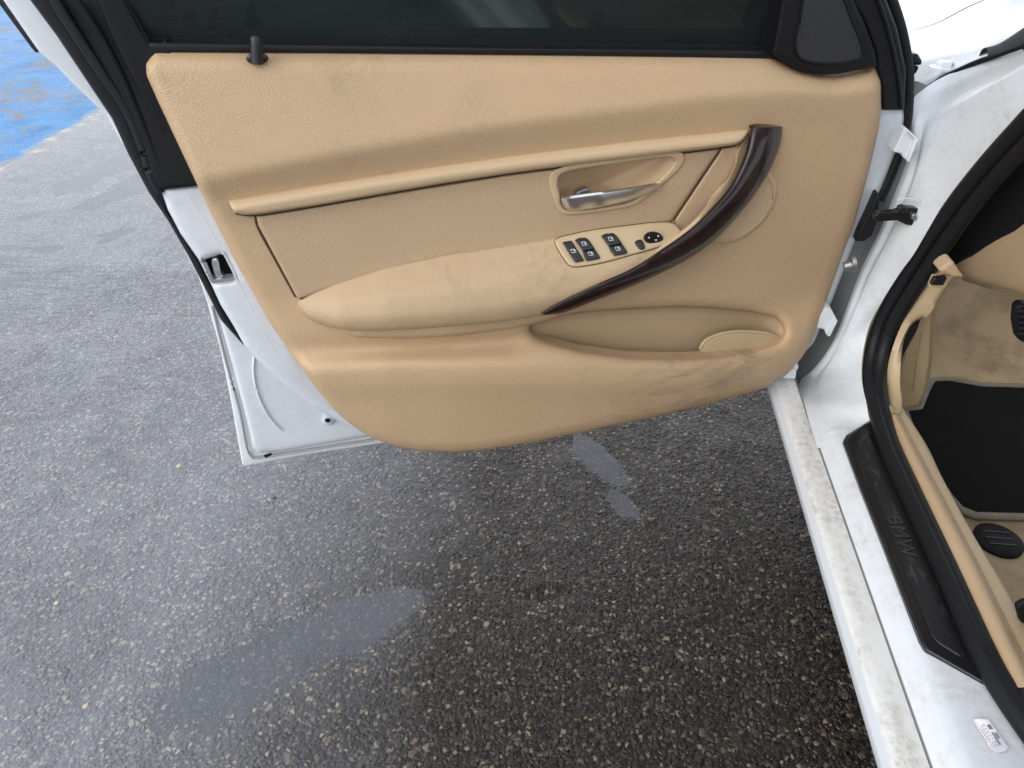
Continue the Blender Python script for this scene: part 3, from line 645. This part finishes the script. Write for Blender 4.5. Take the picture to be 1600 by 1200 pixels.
dpart('mirror_fold_switch', [(992, 379), (995, 376), (1001, 374.5), (1004, 377), (1008, 386), (1007, 389), (1000, 390), (997, 387)], wS(.006), M['switch'], door, step=3, r=2, rw=.002, back=.005, edge=1.5)
kn = disc('mirror_adjust_knob', (1021, 372), 15.3, WA(1021, 372)+.003, .007, M['switch'], door, seg=36, ry_=10.3, dome=.15, rot=.1)
# printed symbols: each joined to one mesh per control
def symbols(name, polys, d, parent):
    V, Fc = [], []
    for q in polys:
        q = np.array(q, float); s = len(V); V += list(dr(q, WA(q[:, 0].mean(), q[:, 1].mean())+d)); Fc.append(tuple(range(s, s+len(q))))
    return mesh(name, V, Fc, M['icon'], parent, smooth=False)
def win_icon(x, y, s=1.0):
    f = lambda a_, b_: (x+s*(a_+.35*b_), y+s*(b_-.14*a_))
    return [[f(-4, -3.2), f(1.5, -3.2), f(1.5, -2.2), f(-4, -2.2)], [f(-4, -3.2), f(-2.8, -3.2), f(-2.8, 3), f(-4, 3)], [f(-4, 2), f(4, 2), f(4, 3), f(-4, 3)],
            [f(.6, -3.2), f(2.0, -3.2), f(4.0, 0), f(4, 3), f(.6, 3)]]
for cx_, cy_ in ((896, 392), (913, 380.5), (923, 396.3), (954.5, 373), (965.5, 388.5)):
    symbols('window_symbol', win_icon(cx_, cy_, .95), .0081, door)
for (tx, ty), (dx, dy) in (((1017.5, 365.3), (-.1, -1)), ((1028.5, 368.8), (1, .1)), ((1014, 371.5), (-1, 0)), ((1025, 375.2), (.1, 1))):
    symbols('arrow_symbol', [[(tx+dx*2.2, ty+dy*1.8), (tx-dy*2.2-dx, ty+dx*1.8-dy), (tx+dy*2.2-dx, ty-dx*1.8-dy)]], .0125, door)
# ---- inside release: bezel, recess, metal lever
BZ = [(858, 285), (861, 271), (875, 262), (956, 249), (1058, 236.5), (1068, 240), (1070, 249), (1062, 264), (1031, 292), (1000, 317), (986, 323), (888, 336), (877, 333), (870, 324), (862, 302)]
bz = dpart('release_bezel', BZ, Toff(.0095), M['smoothbeige'], door, step=4, r=4, rw=.0025, back=.01, holes=[RC], edge=3)
rc = spl(RC, n=80, closed=True); B0 = dr(rc, T(rc[:, 0], rc[:, 1])+.007); c0 = dr([(955, 300)], .0)[0]
rows = [B0, B0-NN*.004]+[c0+(B0-NN*.0-c0)*f_-NN*(d_) for f_, d_ in ((.97, .008), (.93, .020), (.86, .030), (.60, .036), (.1, .038), (.001, .038))]
grid('release_recess', rows, M['smoothbeige'], door, closed=True)
LV = [(875, 309), (879, 307), (919, 303), (956, 299), (1000, 291), (1026, 286.5), (1031, 288), (1030, 293), (1000, 307.5), (975, 315.5), (950, 321), (915, 326.5), (891, 328.5), (882, 326), (877, 319)]
lt_ = spl([(876, 308.5), (890, 305.5), (920, 301), (956, 296.5), (1000, 290), (1024, 285.8), (1031, 287)], n=40)
lb_ = spl([(880, 325), (892, 329), (920, 326.5), (952, 320.5), (980, 313.5), (1004, 305), (1030, 293)], n=40)
lw = np.interp(np.linspace(0, 1, 40), [0, .06, .4, .9, 1], [.018, .026, .031, .030, .026])
grid('release_lever', [dr(lt_*(1-q_)+lb_*q_, lw+d_) for q_, d_ in ((.0, -.016), (.0, -.004), (.06, .002), (.2, .0045), (.45, .003), (.7, -.001), (.9, -.004), (1.0, -.008), (1.0, -.018))], M['chrome'], door, ang=50)
slab('lever_end', dr([tuple(lt_[0]), tuple(lt_[0]*.5+lb_[0]*.5), tuple(lb_[0])], [.012, .013, .006]), -NN*.01+DD*.0005, M['chrome'], door)
dpart('lever_pivot', [(900, 303), (919, 294), (924, 305), (905, 310)], .006, M['steel'], door, step=4, r=2, rw=.003, back=.01)
# ---- speaker
t = np.linspace(0, 2*math.pi, 40, endpoint=False); ca, sa = math.cos(-.76), math.sin(-.76)
def ell(f): return np.stack([1155+f*(70*np.cos(t)*ca-44*np.sin(t)*sa), 322+f*(70*np.cos(t)*sa+44*np.sin(t)*ca)], 1)
sp = dpart('speaker_grille', ell(1.0), Toff(.0065), M['grille_t'], door, step=6, r=5, rw=.003, back=.008, edge=4)
E1 = ell(.90); tube('grille_groove', dr(np.vstack([E1, E1[:1]]), T(np.r_[E1[:, 0], E1[0, 0]], np.r_[E1[:, 1], E1[0, 1]])+.0066), .0012, M['vinyl'], sp, seg=6)
# ---- pull handle
HO = [(1223, 198), (1220, 222), (1212, 246), (1197, 277), (1172, 314), (1137, 355), (1100, 389), (1059, 414), (1000, 442), (937, 467), (878, 489), (852, 492.5)]
HI = [(845, 490), (862, 478), (931, 444), (987, 419), (1034, 389), (1081, 355), (1112, 324), (1141, 289), (1158, 255), (1167, 230), (1172, 200)]
ho = spl(HO, n=50); hi = spl(HI[::-1], n=50); tt = np.linspace(0, 1, 50)
wh = .024+.050*np.sin(np.clip(tt*1.05, 0, 1)*math.pi*.72)**.8
rows = []
for s_, dw in ((0, -.020), (0.0, -.006), (.03, .001), (.10, .006), (.22, .0078), (.5, .0085), (.72, .0065), (.88, .001), (.97, -.006), (1.0, -.012), (1.0, -.030)):
    p = hi*(1-s_)+ho*s_; sc_ = np.interp(tt, [0, .75, 1], [1, 1, .5]); rows.append(dr(p, wh+dw*sc_))
grid('pull_handle', np.array(rows), M['wood'], door, ang=70)
cap = dr(np.linspace(hi[0], ho[0], 9), np.array([-.008, .002, .006, .009, .009, .007, .003, -.004, -.014])+wh[0])
slab('pull_handle_end', cap, -NN*.022, M['wood'], door)
# beige back of the handle
hb = spl([(1166, 212), (1155, 228), (1149, 243), (1148, 256), (1137, 280), (1108, 316), (1077, 350), (1030, 383), (1000, 404), (965, 424), (930, 443)], n=50)
sel = spl(hi[:44], n=50); wsel = np.interp(np.linspace(0, 43/49, 50), tt, wh)
grid('handle_backing', [dr(hb, T(hb[:, 0], hb[:, 1])*.3+wsel*.45-.004), dr(hb*.75+sel*.25, wsel*.62), dr(sel, wsel-.021), dr(sel*.8+ho*.2, wsel-.026)], M['smoothbeige'], door)
# ---- lock pin
c_ = (402, 91); dk = disc('lock_pin_base', c_, 17.5, .004, .004, M['switch'], door, seg=30, ry_=10, dome=.5)
base = dr([(401.5, 95)], .010)[0]; tip = dr([(399, 54)], .010)[0]
pt = np.array([base+(tip-base)*q_ for q_ in (-.1, .0, .3, .6, .86, .96, 1.0)])
tube('lock_pin', pt, [.0066, .0066, .0064, .0062, .0060, .0048, .0012], M['switch'], door, seg=16, upv=(0, 1, 0))

# ================================================================= body
def mk(f_, bk):
    g = lambda P, w_: f_(P, w_); g.back = bk; return g
body_parts = car
SP = [(.46, -.985), (.43, -.93), (.395, -.87), (.374, -.838), (.3635, -.821), (.3595, -.8115), (.364, -.8065), (.3712, -.8045)]
def sill_strip(name, prof, y0, y1, mat, n=24, ang=50):
    pr = spl(np.array([(a_, b_+CAMZ) for a_, b_ in prof]), n=max(10, len(prof)*3))
    rows = [[(x, y, z) for x, z in pr] for y in np.linspace(y0, y1, n)]
    return grid(name, rows, mat, body, ang=ang)
# pillar sheet (the part "body") from the door gap round to the rubber
Gp = [((1600, 70), .53), ((1545, 92), .525), ((1500, 108), .52), ((1450, 134), .515), ((1424, 158), .51), ((1425, 200), .507), ((1415, 256), .504), ((1394, 312), .50), ((1374, 362), .496), ((1346, 420), .488), ((1324, 478), .478), ((1301, 535), .468), ((1270, 578), .455), ((1252, 592), .445)]
G = np.array([on([p], X=x)[0] for p, x in Gp]); G = np.vstack([G, on([(1258, 635)], Z=-.785), on([(1277, 700)], Z=-.79)])
Bp = [((1640, 128), .535), ((1600, 170), .53), ((1533, 244), .525), ((1477, 315), .52), ((1426, 400), .515), ((1413, 417), .515), ((1377, 473), .512), ((1357, 513), .51), ((1347, 563), .506), ((1347, 597), .50), ((1357, 640), .495)]
Bc = np.array([on([p], X=x)[0] for p, x in Bp]); Bc = np.vstack([Bc, on([(1363, 662), (1375, 700)], Z=-.765)])
Gs, Bs = spl(G, n=60), spl(Bc, n=60)
mid = [.0, .25, .5, .75]
def sheet_row(f_):
    P = Gs*(1-f_)+Bs*f_
    s = np.linspace(0, 1, 60); bul = np.sin(f_*math.pi)*(.012*np.sin(np.clip(s*1.1, 0, 1)*math.pi))
    P[:, 0] -= bul; P[:, 1] -= bul*.6; P[:, 0] += .010*math.exp(-((f_-.28)/.07)**2)*np.clip(1-s*.8, 0, 1)
    return P
body = grid('body', [sheet_row(f_) for f_ in np.linspace(0, 1, 22)], M['sill'], car)
Gc = spl(G[3:14], n=40)
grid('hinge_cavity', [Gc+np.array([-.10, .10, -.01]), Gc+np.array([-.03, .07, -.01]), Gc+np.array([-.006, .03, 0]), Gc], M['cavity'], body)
sill_strip('rocker_side', SP, -.9, 1.30, M['white'])
sill_strip('step_top', [(.3712, -.8045), (.374, -.800), (.379, -.7975), (.395, -.7955), (.408, -.7945)], -.9, 1.26, M['sill_top'])
sill_strip('step_groove', [(.408, -.7945), (.4085, -.797), (.4095, -.797), (.4105, -.7925)], -.9, 1.20, M['grey'])
sill_strip('inner_step', [(.4105, -.7925), (.416, -.785), (.424, -.772), (.431, -.767), (.44, -.765), (.47, -.764), (.50, -.764), (.52, -.764)], -.9, .99, M['sill'])
# grey hinge cavity between shell and pillar, front closing panels
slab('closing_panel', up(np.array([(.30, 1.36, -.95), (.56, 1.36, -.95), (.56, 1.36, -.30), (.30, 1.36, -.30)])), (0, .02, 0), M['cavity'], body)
# hinges, check strap, bolt, stop
def chunk(name, poly, Y, depth, mat, parent, bev=.002):
    o = slab(name, on(poly, Y=Y), (0, depth, 0), mat, parent)
    m = o.modifiers.new('b', 'BEVEL'); m.width = bev; m.segments = 2; return o
for nm, pl in (('hinge', [(1404, 222), (1413, 198), (1421, 204), (1435, 218), (1421, 253), (1412, 247), (1408, 240), (1396, 238)]),
               ('hinge', [(1278, 498), (1291, 481), (1298, 482), (1309, 502), (1297, 526), (1291, 524), (1288, 515), (1275, 512)])):
    h_ = chunk(nm, pl, 1.16, .035, M['white_in'], body)
    k_ = np.array(pl[2:5]); chunk('hinge_flange', [tuple(k_[0]), tuple(k_[1]), tuple(k_[2]), (k_[2][0]-4, k_[2][1]-1), (k_[1][0]-5, k_[1][1]), (k_[0][0]-2, k_[0][1]+2)], 1.152, .01, M['sill'], h_, .001)
cs = chunk('check_strap', [(1366, 337), (1372, 333), (1400, 331), (1406, 326), (1414, 324), (1443, 327), (1439, 345), (1434, 354), (1416, 352), (1402, 345), (1368, 347)], 1.13, .014, M['gloss'], body)
chunk('strap_pivot', [(1404, 325), (1412, 322), (1419, 325), (1420, 332), (1412, 335), (1405, 332)], 1.118, .012, M['switch'], cs)
chunk('strap_bolt', [(1425, 336), (1430, 334), (1434, 338), (1433, 344), (1428, 346), (1424, 342)], 1.122, .012, M['steel'], cs)
chunk('rubber_boot', [(1371, 303), (1376, 305), (1372, 345), (1362, 370), (1350, 378), (1336, 378), (1343, 360), (1356, 335)], 1.19, .04, M['rubber'], body, .006)
tube('stop_bolt', on([(1319, 417), (1326, 415), (1333, 413)], Y=1.15), .0085, M['steel'], body, n=8, seg=14)
tube('stop_bolt_head', on([(1330, 412), (1336, 411)], Y=1.145), .014, M['steel'], body, n=4, seg=14)
tube('access_plate_edge', on(spl([(1400, 324), (1402, 314), (1412, 310), (1445, 316), (1456, 322), (1455, 330), (1445, 352)], n=30), Y=1.128), .0009, M['white_in'], body, seg=6)
for q in ([(1222, 592), (1240, 575), (1245, 580), (1243, 592)], [(1238, 572), (1246, 566), (1248, 575), (1243, 582)]):
    chunk('plug', q, 1.17, .02, M['sill'], body)
# ---- fender top, rail, hood
fx = [(1403, 47), (1430, 46), (1466, 35), (1510, 12), (1600, -27)]
f1 = on(fx, X=.635)
hoodc = [on([(1396, -70), (1470, -75), (1560, -85), (1700, -95)], X=1.25), on([(1397, -30), (1460, -40), (1540, -55), (1690, -70)], X=.85), on([(1399, 5), (1450, 0), (1510, -22), (1640, -50)], X=.68), f1]
loft('hood', [hoodc[0], hoodc[1], hoodc[2], hoodc[3], hoodc[3]-EZ*.012+np.array([-.002, 0, 0])], M['white'], car, n=30, m=5)
f1b = on([(x, y+1.6) for x, y in fx], X=.630)
f2 = on([(1408, 70), (1440, 68), (1480, 56), (1530, 40), (1610, 5)], X=.60)
f3 = on([(1412, 95), (1450, 96), (1490, 88), (1535, 78), (1615, 42)], X=.565)
fen = loft('fender', [f1b-EZ*.012, f1b, f2, f3, f3-EZ*.014], M['white'], car, n=30, m=4)
tube('hood_gap', (f1+f1b)/2-EZ*.001, .0022, M['mouth'], fen, n=40, seg=6)
r1 = on([(1412, 96), (1450, 97), (1490, 89), (1535, 79), (1600, 50)], X=.556); r2 = on([(1421, 160), (1436, 142), (1472, 119), (1515, 100), (1600, 64)], X=.535)
rail = loft('fender_rail', [r1, (r1+r2)/2, r2, r2-EZ*.012], M['rail'], car, n=30, m=3)
tube('rail_gap', on([(1419, 178), (1428, 158), (1450, 137), (1474, 121), (1500, 109), (1530, 96), (1560, 86), (1600, 72)], X=.522), [.006, .005, .003, .004, .004, .004, .003, .003], M['mouth'], rail, n=40, seg=8)
bc = on([(1473, 108)], X=.535)[0]
for nm, rr_, hh in (('rail_washer', .021, .004), ('rail_bolt', .013, .012)):
    tube(nm, [bc+EZ*z_*hh for z_ in (0, .8, .81, 1)], [rr_, rr_, rr_*.9, rr_*.85], M['white_in'], rail, seg=6 if nm == 'rail_bolt' else 20, upv=(0, 1, 0))
chunk('cowl_clip', [(1417, 84), (1435, 84), (1442, 96), (1440, 103), (1424, 101), (1416, 92)], 1.33, .03, M['gloss'], car, .004)
chunk('cowl_foam', [(1417, 100), (1438, 104), (1433, 114), (1420, 125), (1413, 112)], 1.34, .03, M['rubber'], car, .004)
p1 = on([(1532, 81), (1560, 70), (1600, 44), (1660, 5)], X=.545); p2 = on([(1543, 88), (1565, 89), (1600, 70), (1670, 30)], X=.53)
loft('windshield_trim', [p1-EZ*.008, p1, (p1+p2)/2+EZ*.008, p2, p2-EZ*.008], M['black'], car, n=24, m=4)

# ---- scuff plate
PLATE = [(1317, 690), (1322, 680), (1360, 656), (1366, 668), (1375, 697), (1400, 752), (1470, 905), (1548, 1071), (1535, 1067), (1446, 1016), (1437, 1001), (1420, 957), (1380, 853), (1345, 765)]
zl = mk(lambda P, w_: on(P, Z=-.763+w_), (0, 0, -1))
plate = relief('sill_plate', PLATE, .0045, M['gloss'], car, step=10, r=5, rw=.003, back=.004, smooth=False, lift=zl, edge=6)
RCS = [(1338, 692), (1360, 674), (1372, 700), (1395, 748), (1455, 884), (1513, 1028), (1500, 1027), (1466, 1006), (1454, 993), (1400, 860), (1362, 760)]
M['scuff'] = NT('scuffed_black_plastic'); a = M['scuff']
s1 = a.ramp(a.noise(38, 6, .7, co=a.n('Mapping', Vector=a.co, Scale=(3, .8, 1), Rotation=(0, 0, .5)).outputs[0], dist=.5), (.56, 0.0), (.75, 1.0))
M['scuff'] = a.fin(Base_Color=a.mix(a.math('MULTIPLY', s1, .8), (.008, .008, .009), (.085, .085, .09)), Roughness=.36, Normal=a.bump(a.noise(160, 5, .7), .0006, .6))
rs = relief('plate_recess', RCS, .0062, M['scuff'], plate, step=8, r=4, rw=.003, back=.003, smooth=False, lift=zl, edge=5)
rl = on(spl([(1380, 700), (1412, 778), (1450, 862), (1500, 975), (1512, 1010)], n=40), Z=-.755)
M['ridge'] = plain('rubbed_black_ridge', (.030, .031, .034), .34, var=.6, vs=60)
tube('plate_ridge', rl, .0022, M['ridge'], plate, seg=8)
fc = bpy.data.curves.new('lettering', 'FONT'); fc.body = 'BMW'; fc.size = .030; fc.extrude = .0011; fc.space_character = 1.12
ftmp = bpy.data.objects.new('tmp', fc); COL.objects.link(ftmp); dg = bpy.context.evaluated_depsgraph_get(); me = bpy.data.meshes.new_from_object(ftmp.evaluated_get(dg)); bpy.data.objects.remove(ftmp)
me.materials.clear(); me.materials.append(M['ridge'])
lt = bpy.data.objects.new('lettering', me); COL.objects.link(lt); lt.parent = plate
lp = on([(1384, 805)], Z=-.7565)[0]; lp2 = on([(1418, 868)], Z=-.7565)[0]
me.transform(Matrix(((0, 1, 0, 0), (-1, 0, 0, 0), (0, 0, 1, 0), (0, 0, 0, 1)))); L_ = me.vertices
ly = [v.co.y for v in L_]; s_ = (lp[1]-lp2[1])/(max(ly)-min(ly))
me.transform(Matrix.Diagonal((1, s_, 1, 1))); me.transform(Matrix.Translation(lp.tolist()))
# ---- sticker on the sill
def decal(poly, Z, name, mat, parent): return mesh(name, on(poly, Z=Z), [tuple(range(len(poly)))], mat, parent, smooth=False)
M['paper'] = plain('white_label_paper', (.78, .77, .82), .45, var=.02)
M['ink'] = plain('faded_label_ink', (.25, .25, .33), .6, var=.3, vs=200); M['ink2'] = plain('faint_label_ink', (.55, .52, .50), .6, var=.1)
stk = relief('sticker', [(1520, 1124), (1543, 1121), (1579, 1173), (1553, 1177)], .0012, M['paper'], car, step=20, back=.0006, smooth=False, lift=zl)
def sq(u0, v0, u1, v1):
    A, B, C_, D_ = map(np.array, ((1520, 1124), (1543, 1121), (1579, 1173), (1553, 1177)))
    f = lambda u, v: tuple((A*(1-u)+B*u)*(1-v)+(D_*(1-u)+C_*u)*v)
    return [f(u0, v0), f(u1, v0), f(u1, v1), f(u0, v1)]
V, Fc, ix = [], [], []
for (u0, v0, u1, v1, m_) in ((.62, .2, .86, .34, 0), (.6, .42, .72, .8, 0), (.76, .45, .92, .62, 0), (.25, .2, .32, .86, 1), (.42, .16, .5, .86, 1), (.1, .3, .16, .8, 1)):
    n_ = 7 if m_ else 1
    for k_ in range(n_):
        a0, a1 = v0+(v1-v0)*k_/n_, v0+(v1-v0)*(k_+.72 if m_ else 1)/n_
        s = len(V); V += list(on(sq(u0, a0, u1, a1), Z=-.7613)); Fc.append((s, s+1, s+2, s+3)); ix.append(m_)
mesh('label_print', V, Fc, [M['ink'], M['ink2']], stk, smooth=False, idx=ix)

# ---- door opening rubber (two lobes)
so = [((1600, 172), .53), ((1533, 246), .53), ((1477, 318), .53), ((1420, 405), .53), ((1384, 466), .53), ((1362, 512), .528), ((1352, 560), .523), ((1352, 597), .515), ((1362, 640), .505)]
low = [(1368, 660), (1380, 700), (1403, 750), (1475, 905), (1552, 1071), (1610, 1150), (1660, 1225)]
def seal_curve(dx, xo, zo):
    P = [on([(p[0]+dx*np.interp(i, [0, 3, 8], [1.3, 1, .6]), p[1]+dx*.62*np.interp(i, [0, 5, 8], [1, .6, 0]))], X=x+xo)[0] for i, (p, x) in enumerate(so)]
    Q = on([(x+dx*.5, y) for x, y in low], Z=-.752+zo)
    A = spl(np.vstack([P, Q]), n=150); kk = np.ones(11)/11
    return np.stack([np.convolve(np.pad(A[:, i], 5, mode='reflect', reflect_type='odd'), kk, 'valid') for i in range(3)], 1)
tube('opening_seal', seal_curve(10, 0, 0), .0125, M['rubber'], car, seg=12)
tube('opening_seal', seal_curve(30, .012, .0), .0125, M['rubber'], car, seg=12)
tube('opening_seal', seal_curve(20, .012, -.008), .012, M['rubber'], car, seg=12)
# ---- beige sill trim
tl = on([(1384, 636), (1402, 690), (1425, 742), (1500, 905), (1580, 1074)], Z=-.748)
tm = on([(1392, 634), (1418, 690), (1444, 742), (1515, 880), (1603, 1074)], Z=-.735); tsm = on([(1404, 640), (1436, 700), (1464, 752), (1535, 885), (1618, 1050)], Z=-.745)
te = on([(1408, 640), (1449, 700), (1470, 746), (1519, 837), (1577, 929), (1640, 1040)], Z=-.765)
tlt = loft('sill_trim', [tl-EZ*.02, tl, tm, tsm-np.array([.003, 0, 0])], M['arm'], car, n=50, m=4)
loft('sill_trim_lower', [tsm-EZ*.002-np.array([.003, 0, 0]), tsm+np.array([.004, 0, 0.002]), te, te-EZ*.17+np.array([.02, 0, 0])], M['plastic'], car, n=50, m=4)
# ---- lower pillar trim and footwell
k1 = [((1480, 405), .56), ((1440, 455), .555), ((1410, 505), .55), ((1393, 550), .545), ((1385, 600), .54), ((1388, 632), .53), ((1395, 645), .52)]
k2 = [((1489, 437), .585), ((1467, 470), .58), ((1449, 494), .575), ((1427, 505), .57), ((1413, 530), .565), ((1408, 563), .56), ((1406, 600), .555), ((1409, 640), .545)]
K1 = spl(np.array([on([p], X=x)[0] for p, x in k1]), n=40); K2 = spl(np.array([on([p], X=x)[0] for p, x in k2]), n=40)
kt = grid('pillar_trim', [K1+np.array([0, .0, -.01]), K1, (K1+K2)/2+np.array([.0, -.008, .0]), K2, K2+np.array([.01, .03, -.0])], M['plastic'], car, ang=70)
chunk('switch_bezel', [(1452, 449), (1459, 433), (1487, 431), (1477, 450)], .985, .01, M['plastic'], kt, .001)
chunk('trunk_release_switch', [(1455, 446), (1461, 435.5), (1480, 434), (1474, 446)], .978, .01, M['gloss'], kt, .001)
fl = np.array([(.50, .15, -.93), (1.35, .15, -.93), (1.35, 1.28, -.93), (.50, 1.28, -.93)])
FZ = -.93
chunk('footwell_side', [(1440, 497), (1458, 470), (1470, 440), (1458, 560), (1452, 600), (1440, 629), (1409, 638), (1407, 600), (1416, 545)], 1.30, .01, M['plastic'], car, .002)
chunk('kick_panel', [(1437, 497), (1456, 486), (1452, 570), (1445, 612), (1436, 634), (1406, 640), (1404, 590), (1420, 530)], 1.22, .02, M['plastic'], car, .004)
tube('kick_panel_ridge', on([(1441, 520), (1434, 560), (1428, 612)], Y=1.215), .002, M['plastic'], car, n=12, seg=8)
chunk('dark_gap_cover', [(1427, 504), (1440, 497), (1433, 517), (1414, 552), (1407, 568), (1407, 545), (1413, 528)], 1.15, .02, M['mouth'], car)
# carpet: floor rolled up into the bulkhead
rows = []
for y_, z_ in ((-.3, FZ), (.3, FZ), (.8, FZ), (1.10, FZ), (1.36, FZ), (1.42, FZ+.015), (1.47, FZ+.07), (1.52, FZ+.16), (1.56, FZ+.28), (1.58, FZ+.5)):
    rows.append([(x_, y_, z_+CAMZ+.004*math.sin(x_*20+y_*9)) for x_ in np.linspace(.52, 1.4, 24)])
grid('footwell_carpet', [r_ for r_ in spl(np.array(rows).reshape(len(rows), -1), n=40).reshape(40, 24, 3)], M['carpet'], car)
disc_c = on([(1560, 844)], Z=FZ+.006)[0]
tube('mat_fastener', [disc_c+EZ*z_ for z_ in (-.004, .002, .004, .005)], [.038, .038, .035, .012], M['black'], car, seg=32, upv=(0, 1, 0))
for k_ in range(3):
    tube('fastener_rib', [disc_c+np.array([-.022, -.014+.014*k_, .005]), disc_c+np.array([.022, -.014+.014*k_, .005])], .0012, M['gloss'], car, seg=6)
chunk('seat_rail', [(1588, 950), (1600, 944), (1640, 935), (1640, 990), (1594, 974)], .60, .01, M['black'], car, .004)
# pedal
pd = chunk('foot_pedal', [(1588, 482), (1596, 476), (1660, 476), (1660, 536), (1598, 536), (1590, 530), (1586, 505)], 1.02, .02, M['rubber'], car, .005)
for k_ in range(5):
    chunk('pedal_rib', [(1592, 485+k_*9), (1655, 484+k_*9), (1655, 488+k_*9), (1592, 489+k_*9)], 1.016, .006, M['gloss'], pd, .001)
# dashboard: dark end and beige knee panel
dA = on([(1660, 150), (1600, 192), (1540, 262), (1488, 330), (1440, 402), (1432, 440)], X=.56); dB = on([(1720, 240), (1660, 290), (1600, 350), (1550, 382), (1500, 410), (1470, 430)], X=.60)
loft('dashboard_end', [dA, (dA+dB)/2+np.array([.005, -.006, 0]), dB, dB+np.array([.05, .05, 0])], M['black'], car, n=30, m=4)
b1 = on([(1491, 407), (1520, 394), (1550, 379), (1600, 349), (1700, 280)], X=.60); b2 = on([(1496, 418), (1525, 408), (1560, 398), (1610, 385), (1720, 360)], X=.605); b3 = on([(1508, 433), (1550, 445), (1600, 458), (1720, 490)], X=.625)
loft('knee_panel', [b1+np.array([.01, .03, -.0]), b1, b2, b3, b3+np.array([.03, .12, -.0])], M['arm'], car, n=30, m=5)
b4 = on([(1500, 436), (1550, 452), (1600, 466), (1720, 500)], X=.65)
loft('knee_panel_lower', [b3+np.array([.006, .01, -.004]), b4, b4+np.array([.05, .2, 0])], M['plastic'], car, n=24, m=3)
chunk('knee_panel_corner', [(1466, 424), (1478, 414), (1490, 408), (1500, 424), (1508, 434), (1490, 434)], .97, .03, M['arm'], car, .004)
# ---- the rest of the car, outside the frame but reflected and shading
def bodyrow(pts): return [tuple(p) for p in pts]
side = np.array([(.34, -.93), (.33, -.75), (.335, -.45), (.36, -.25), (.39, -.18)])
rows = [[(x, y, z+CAMZ) for x, z in spl(side, n=14)] for y in np.linspace(-3.0, .12, 20)]
grid('rear_side', rows, M['white'], car)
rows = [[(x, y, z+CAMZ) for x, z in spl(np.array([(.39, -.18), (.47, .05), (.56, .24)]), n=8)] for y in np.linspace(-1.5, .05, 10)]
grid('rear_side_window', rows, M['gloss'], car)
rx_ = np.linspace(.56, 1.55, 12)
grid('roof', [[(x, y, CAMZ+.27+.06*math.sin((x-.56)/.99*math.pi)-.06*((y+.4)/1.1)**2) for x in rx_] for y in np.linspace(-1.6, .45, 14)], M['white'], car)
grid('windshield', [[(x, y, CAMZ+z+.03*math.sin((x-.56)/.99*math.pi)) for x in rx_] for y, z in ((1.32, -.14), (1.0, .02), (.7, .15), (.44, .26))], M['gloss'], car)
tube('windshield_pillar', up(np.array([(.558, .90, .03), (.56, .7, .13), (.565, .42, .255), (.56, .0, .27), (.56, -.5, .27)])), .035, M['white'], car, n=30)
boxo('far_side', (1.55, -2.9, .25), (1.6, 1.3, .95), M['black'], car)
boxo('rear_bulkhead', (.5, -1.2, .15), (1.55, -1.1, 1.0), M['black'], car)
boxo('underbody', (.66, -2.9, .14), (1.6, 1.3, .16), M['black'], car)
st_ = boxo('driver_seat', (.74, -.25, .3), (1.15, .30, .55), M['arm'], car, .05)
sb_ = boxo('seat_back', (.68, -.40, .5), (1.15, -.22, 1.15), M['arm'], car, .05)
# door mirror beyond the glass
mc = dr([(1085, -16)], -.16)[0]
tube('mirror_housing', [mc+DD*-.10, mc+DD*-.07, mc, mc+DD*.09, mc+DD*.12], [.02, .05, .065, .06, .03], M['gloss'], door, n=16, seg=16, flat=.72)

# ================================================================= floor mat (lies loose in the footwell)
MAT = [(1413, 641), (1437, 638), (1447, 612), (1457, 594), (1483, 593), (1533, 602), (1600, 604), (1760, 600), (1800, 820), (1600, 804), (1525, 802), (1502, 793), (1484, 772), (1440, 700)]
fz = mk(lambda P, w_: on(P, Z=FZ+w_), (0, 0, -1))
mat_o = relief('floor_mat', MAT, .014, M['mat'], None, step=14, r=4, rw=.004, back=.008, smooth=False, lift=fz, edge=6)
tag(mat_o, 'black carpet floor mat with grey bound edge lying in the beige footwell', 'floor mat')
bd = on(resample(np.array(MAT[:6]+[(1600, 604), (1760, 600), (1800, 822), (1600, 808), (1525, 806), (1500, 796), (1481, 774), (1436, 702)], float), step=8, closed=True), Z=FZ+.012)
tube('edge_binding', np.vstack([bd, bd[:1]]), .0068, M['binding'], mat_o, seg=8)

# ================================================================= loose stones on the asphalt
M['stone'] = plain('pale_loose_stone', (.45, .38, .27), .7, vs=80)
M['stone_d'] = plain('dark_loose_stone', (.03, .028, .026), .5, vs=80)
def pebble(p, r, mat, lab):
    me_ = bpy.data.meshes.new('loose_stone'); import bmesh
    bm = bmesh.new(); bmesh.ops.create_icosphere(bm, subdivisions=2, radius=r)
    for v in bm.verts: v.co *= random.uniform(.82, 1.15); v.co.z *= .6
    bm.to_mesh(me_); bm.free(); me_.materials.append(mat); me_.polygons.foreach_set('use_smooth', [True]*len(me_.polygons))
    o = bpy.data.objects.new('loose_stone', me_); COL.objects.link(o); q = on([p], Z=-CAMZ)[0]; o.location = (q[0], q[1], .005+r*.4)
    tag(o, lab, 'stone', 'loose stones on the asphalt')
pebble((91, 946), .005, M['stone'], 'pale loose stone on the asphalt at the lower left, far from the door')
pebble((136, 1107), .005, M['stone'], 'yellowish loose stone near the bottom left of the asphalt')
pebble((281, 732), .0055, M['stone'], 'whitish loose stone on the asphalt left of the lowest door corner')
pebble((430, 782), .005, M['stone_d'], 'dark loose stone on the asphalt right below the door corner')
pebble((110, 136), .010, M['stone'], 'white loose stone lying on the worn blue paint')
